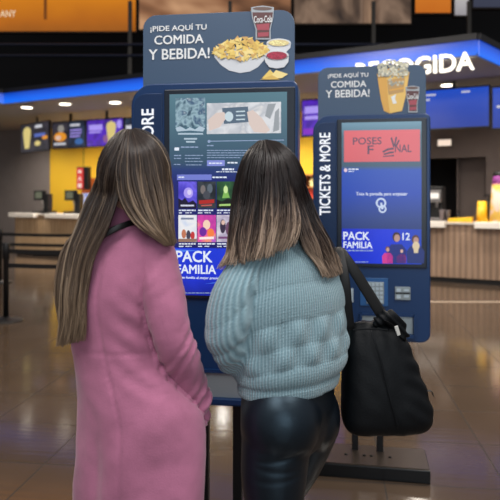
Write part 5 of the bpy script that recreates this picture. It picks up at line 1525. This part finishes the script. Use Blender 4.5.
fl2 = [back_mass[0], [(262, 142, 1.82), (248, 156, 1.86), (240, 180, 1.88), (236, 206, 1.88), (234, 230, 1.86), (231, 255, 1.83), (228, 272, 1.79)], [(265, 142, 1.84), (252, 160, 1.90), (244, 186, 1.915), (240, 215, 1.91), (238, 240, 1.90), (236, 265, 1.87)]]
fr2 = [right2[-1], [(270, 142, 1.82), (286, 153, 1.87), (296, 175, 1.88), (303, 205, 1.88), (315, 235, 1.87), (330, 262, 1.85)]]
hair('hair', w2, [dict(cols=back_mass, om=.2, n=1500, locks=40, amp=.014, ragged=.26, short=5), dict(cols=right2, om=.2, n=900, locks=20, amp=.015, ragged=.24, puff=.008, short=5), dict(cols=fl2, n=140, locks=8), dict(cols=fr2, n=120, locks=6)],
     hc2, RH2, (.079, .099, .107), bv2, hairm2, 8)
settle(w2)

# her big black bag
bag = empty('shoulder_bag', W(390, 433, 1.87))
tag(bag, 'large slouchy black fabric tote bag hanging from the shoulder of the sweater', 'bag')
nyl = mat('black_nylon', (6, 10, 15), 0.6, spec=0.25, bump=0.08, bscale=160)
YB = 1.88
rows = [(321, 355, 394, .018), (326, 351.5, 398, .035), (335, 348.5, 404, .05), (347, 346, 410, .062), (360, 344.5, 416, .07), (374, 343, 421.5, .076), (392, 342, 428.5, .08), (406, 341.5, 432.5, .08), (417, 342, 433.5, .075), (425, 345, 431, .062), (430, 350, 426, .045), (433, 358, 418, .02)]
rr_ = cat([(W((a + b) / 2, y, YB).x, YB, W((a + b) / 2, y, YB).z, (b - a) / 2 / F * YB, t) for y, a, b, t in rows], 40)
mb = MB(); mb.loft([(Vector((q[0], q[1], q[2])), q[3], q[4], math.radians(6)) for q in rr_], 56, 2.7)
xb = rr_[20][0]
mb.v = [(x, y, z - sstep(.75, .60, z) * (x - xb) * 0.085 + 0 * y) for x, y, z in (tuple(v) for v in mb.v)]
bb = union(mb, 'bag_body', 0.005, nyl, 3, bag)
def bagfold(p, n):
    q = Vector((p.x * 9, p.y * 4, p.z * 5)); d = .006 * noise.noise(q) + .0022 * noise.noise(Vector((p.x * 22 + p.z * 16, p.y * 6, p.z * 12 - p.x * 14)))
    top = sstep(1.02, 1.1, p.z); d += top * .002 * math.sin(p.x * 150 + 2 * noise.noise(p * 10))
    rt = sstep(.43, .50, p.x); d += rt * .0022 * math.sin((p.z * 1.0 + p.x * .55) * 2 * PI / .05 + 2 * noise.noise(p * 8)) * sstep(.78, .9, p.z)
    return d
displace(bb, bagfold)
bvb = bvh_of(bb)
ribbon('seam', [(371, 330, 1.80), (376, 345, 1.79), (382, 365, 1.79), (387, 385, 1.79), (393, 408, 1.79), (398, 428, 1.80)], .006, nyl, bag, bvb, 0.001, (1, 0, 0), 40)
ribbon('seam', [(352, 330, 1.83), (370, 329, 1.82), (388, 330, 1.82)], .005, nyl, bag, bvb, .001, (0, 0, 1), 24)
web = mat('black_webbing', (8, 10, 14), 0.6)
bvs = bvh_of(sweater)
ribbon('strap', [(350, 332, 1.95), (341, 295, 1.99), (336, 264, 1.97), (336.5, 249, 1.92), (338.5, 249, 1.86), (342, 262, 1.82), (345, 280, 1.80), (347.5, 305, 1.81), (350, 330, 1.84)], .028, web, bag, bvs, .006, (1, 0, 0.1), 48)
ribbon('strap', [(388, 323, 1.92), (366, 288, 1.94), (351, 265, 1.93), (340.5, 251, 1.90), (341.5, 253, 1.85), (352, 268, 1.835), (367, 292, 1.84), (380, 313, 1.85), (386, 322, 1.86)], .030, web, bag, bvs, .006, (1, 0, 0.6), 48)
mb = MB(); limb(mb, [W(378, 322, 1.85), W(386, 317, 1.85), (W(396, 322, 1.86)), W(403, 335, 1.86)], [.016, .022, .022, .017])
g_ = union(mb, 'gathered_top', .005, nyl, 3, bag)
displace(g_, lambda p, n: .004 * math.sin((p.x + p.z) * 260))
ribbon('zip', [(384, 320, 1.825), (393, 325, 1.82), (401, 337, 1.82)], .006, M['blackmetal'], bag, None, 0, (0, -1, 0), 16)
mb = MB(); q = W(397, 331, 1.80); mb.prism([(q.x - .008, q.z + .012), (q.x + .002, q.z + .016), (q.x + .010, q.z - .010), (q.x + .001, q.z - .014)], q.y - .004, q.y + .004)
mb.build('zip_tag', mat('pale_tag', (200, 200, 196), .4), bag, bevel=.001)
ribbon('tassel_cord', [(424, 391, 1.86), (431, 391, 1.86), (433.5, 396, 1.86)], .016, web, bag, None, 0, (0, -1, 0), 12)
settle(bag)
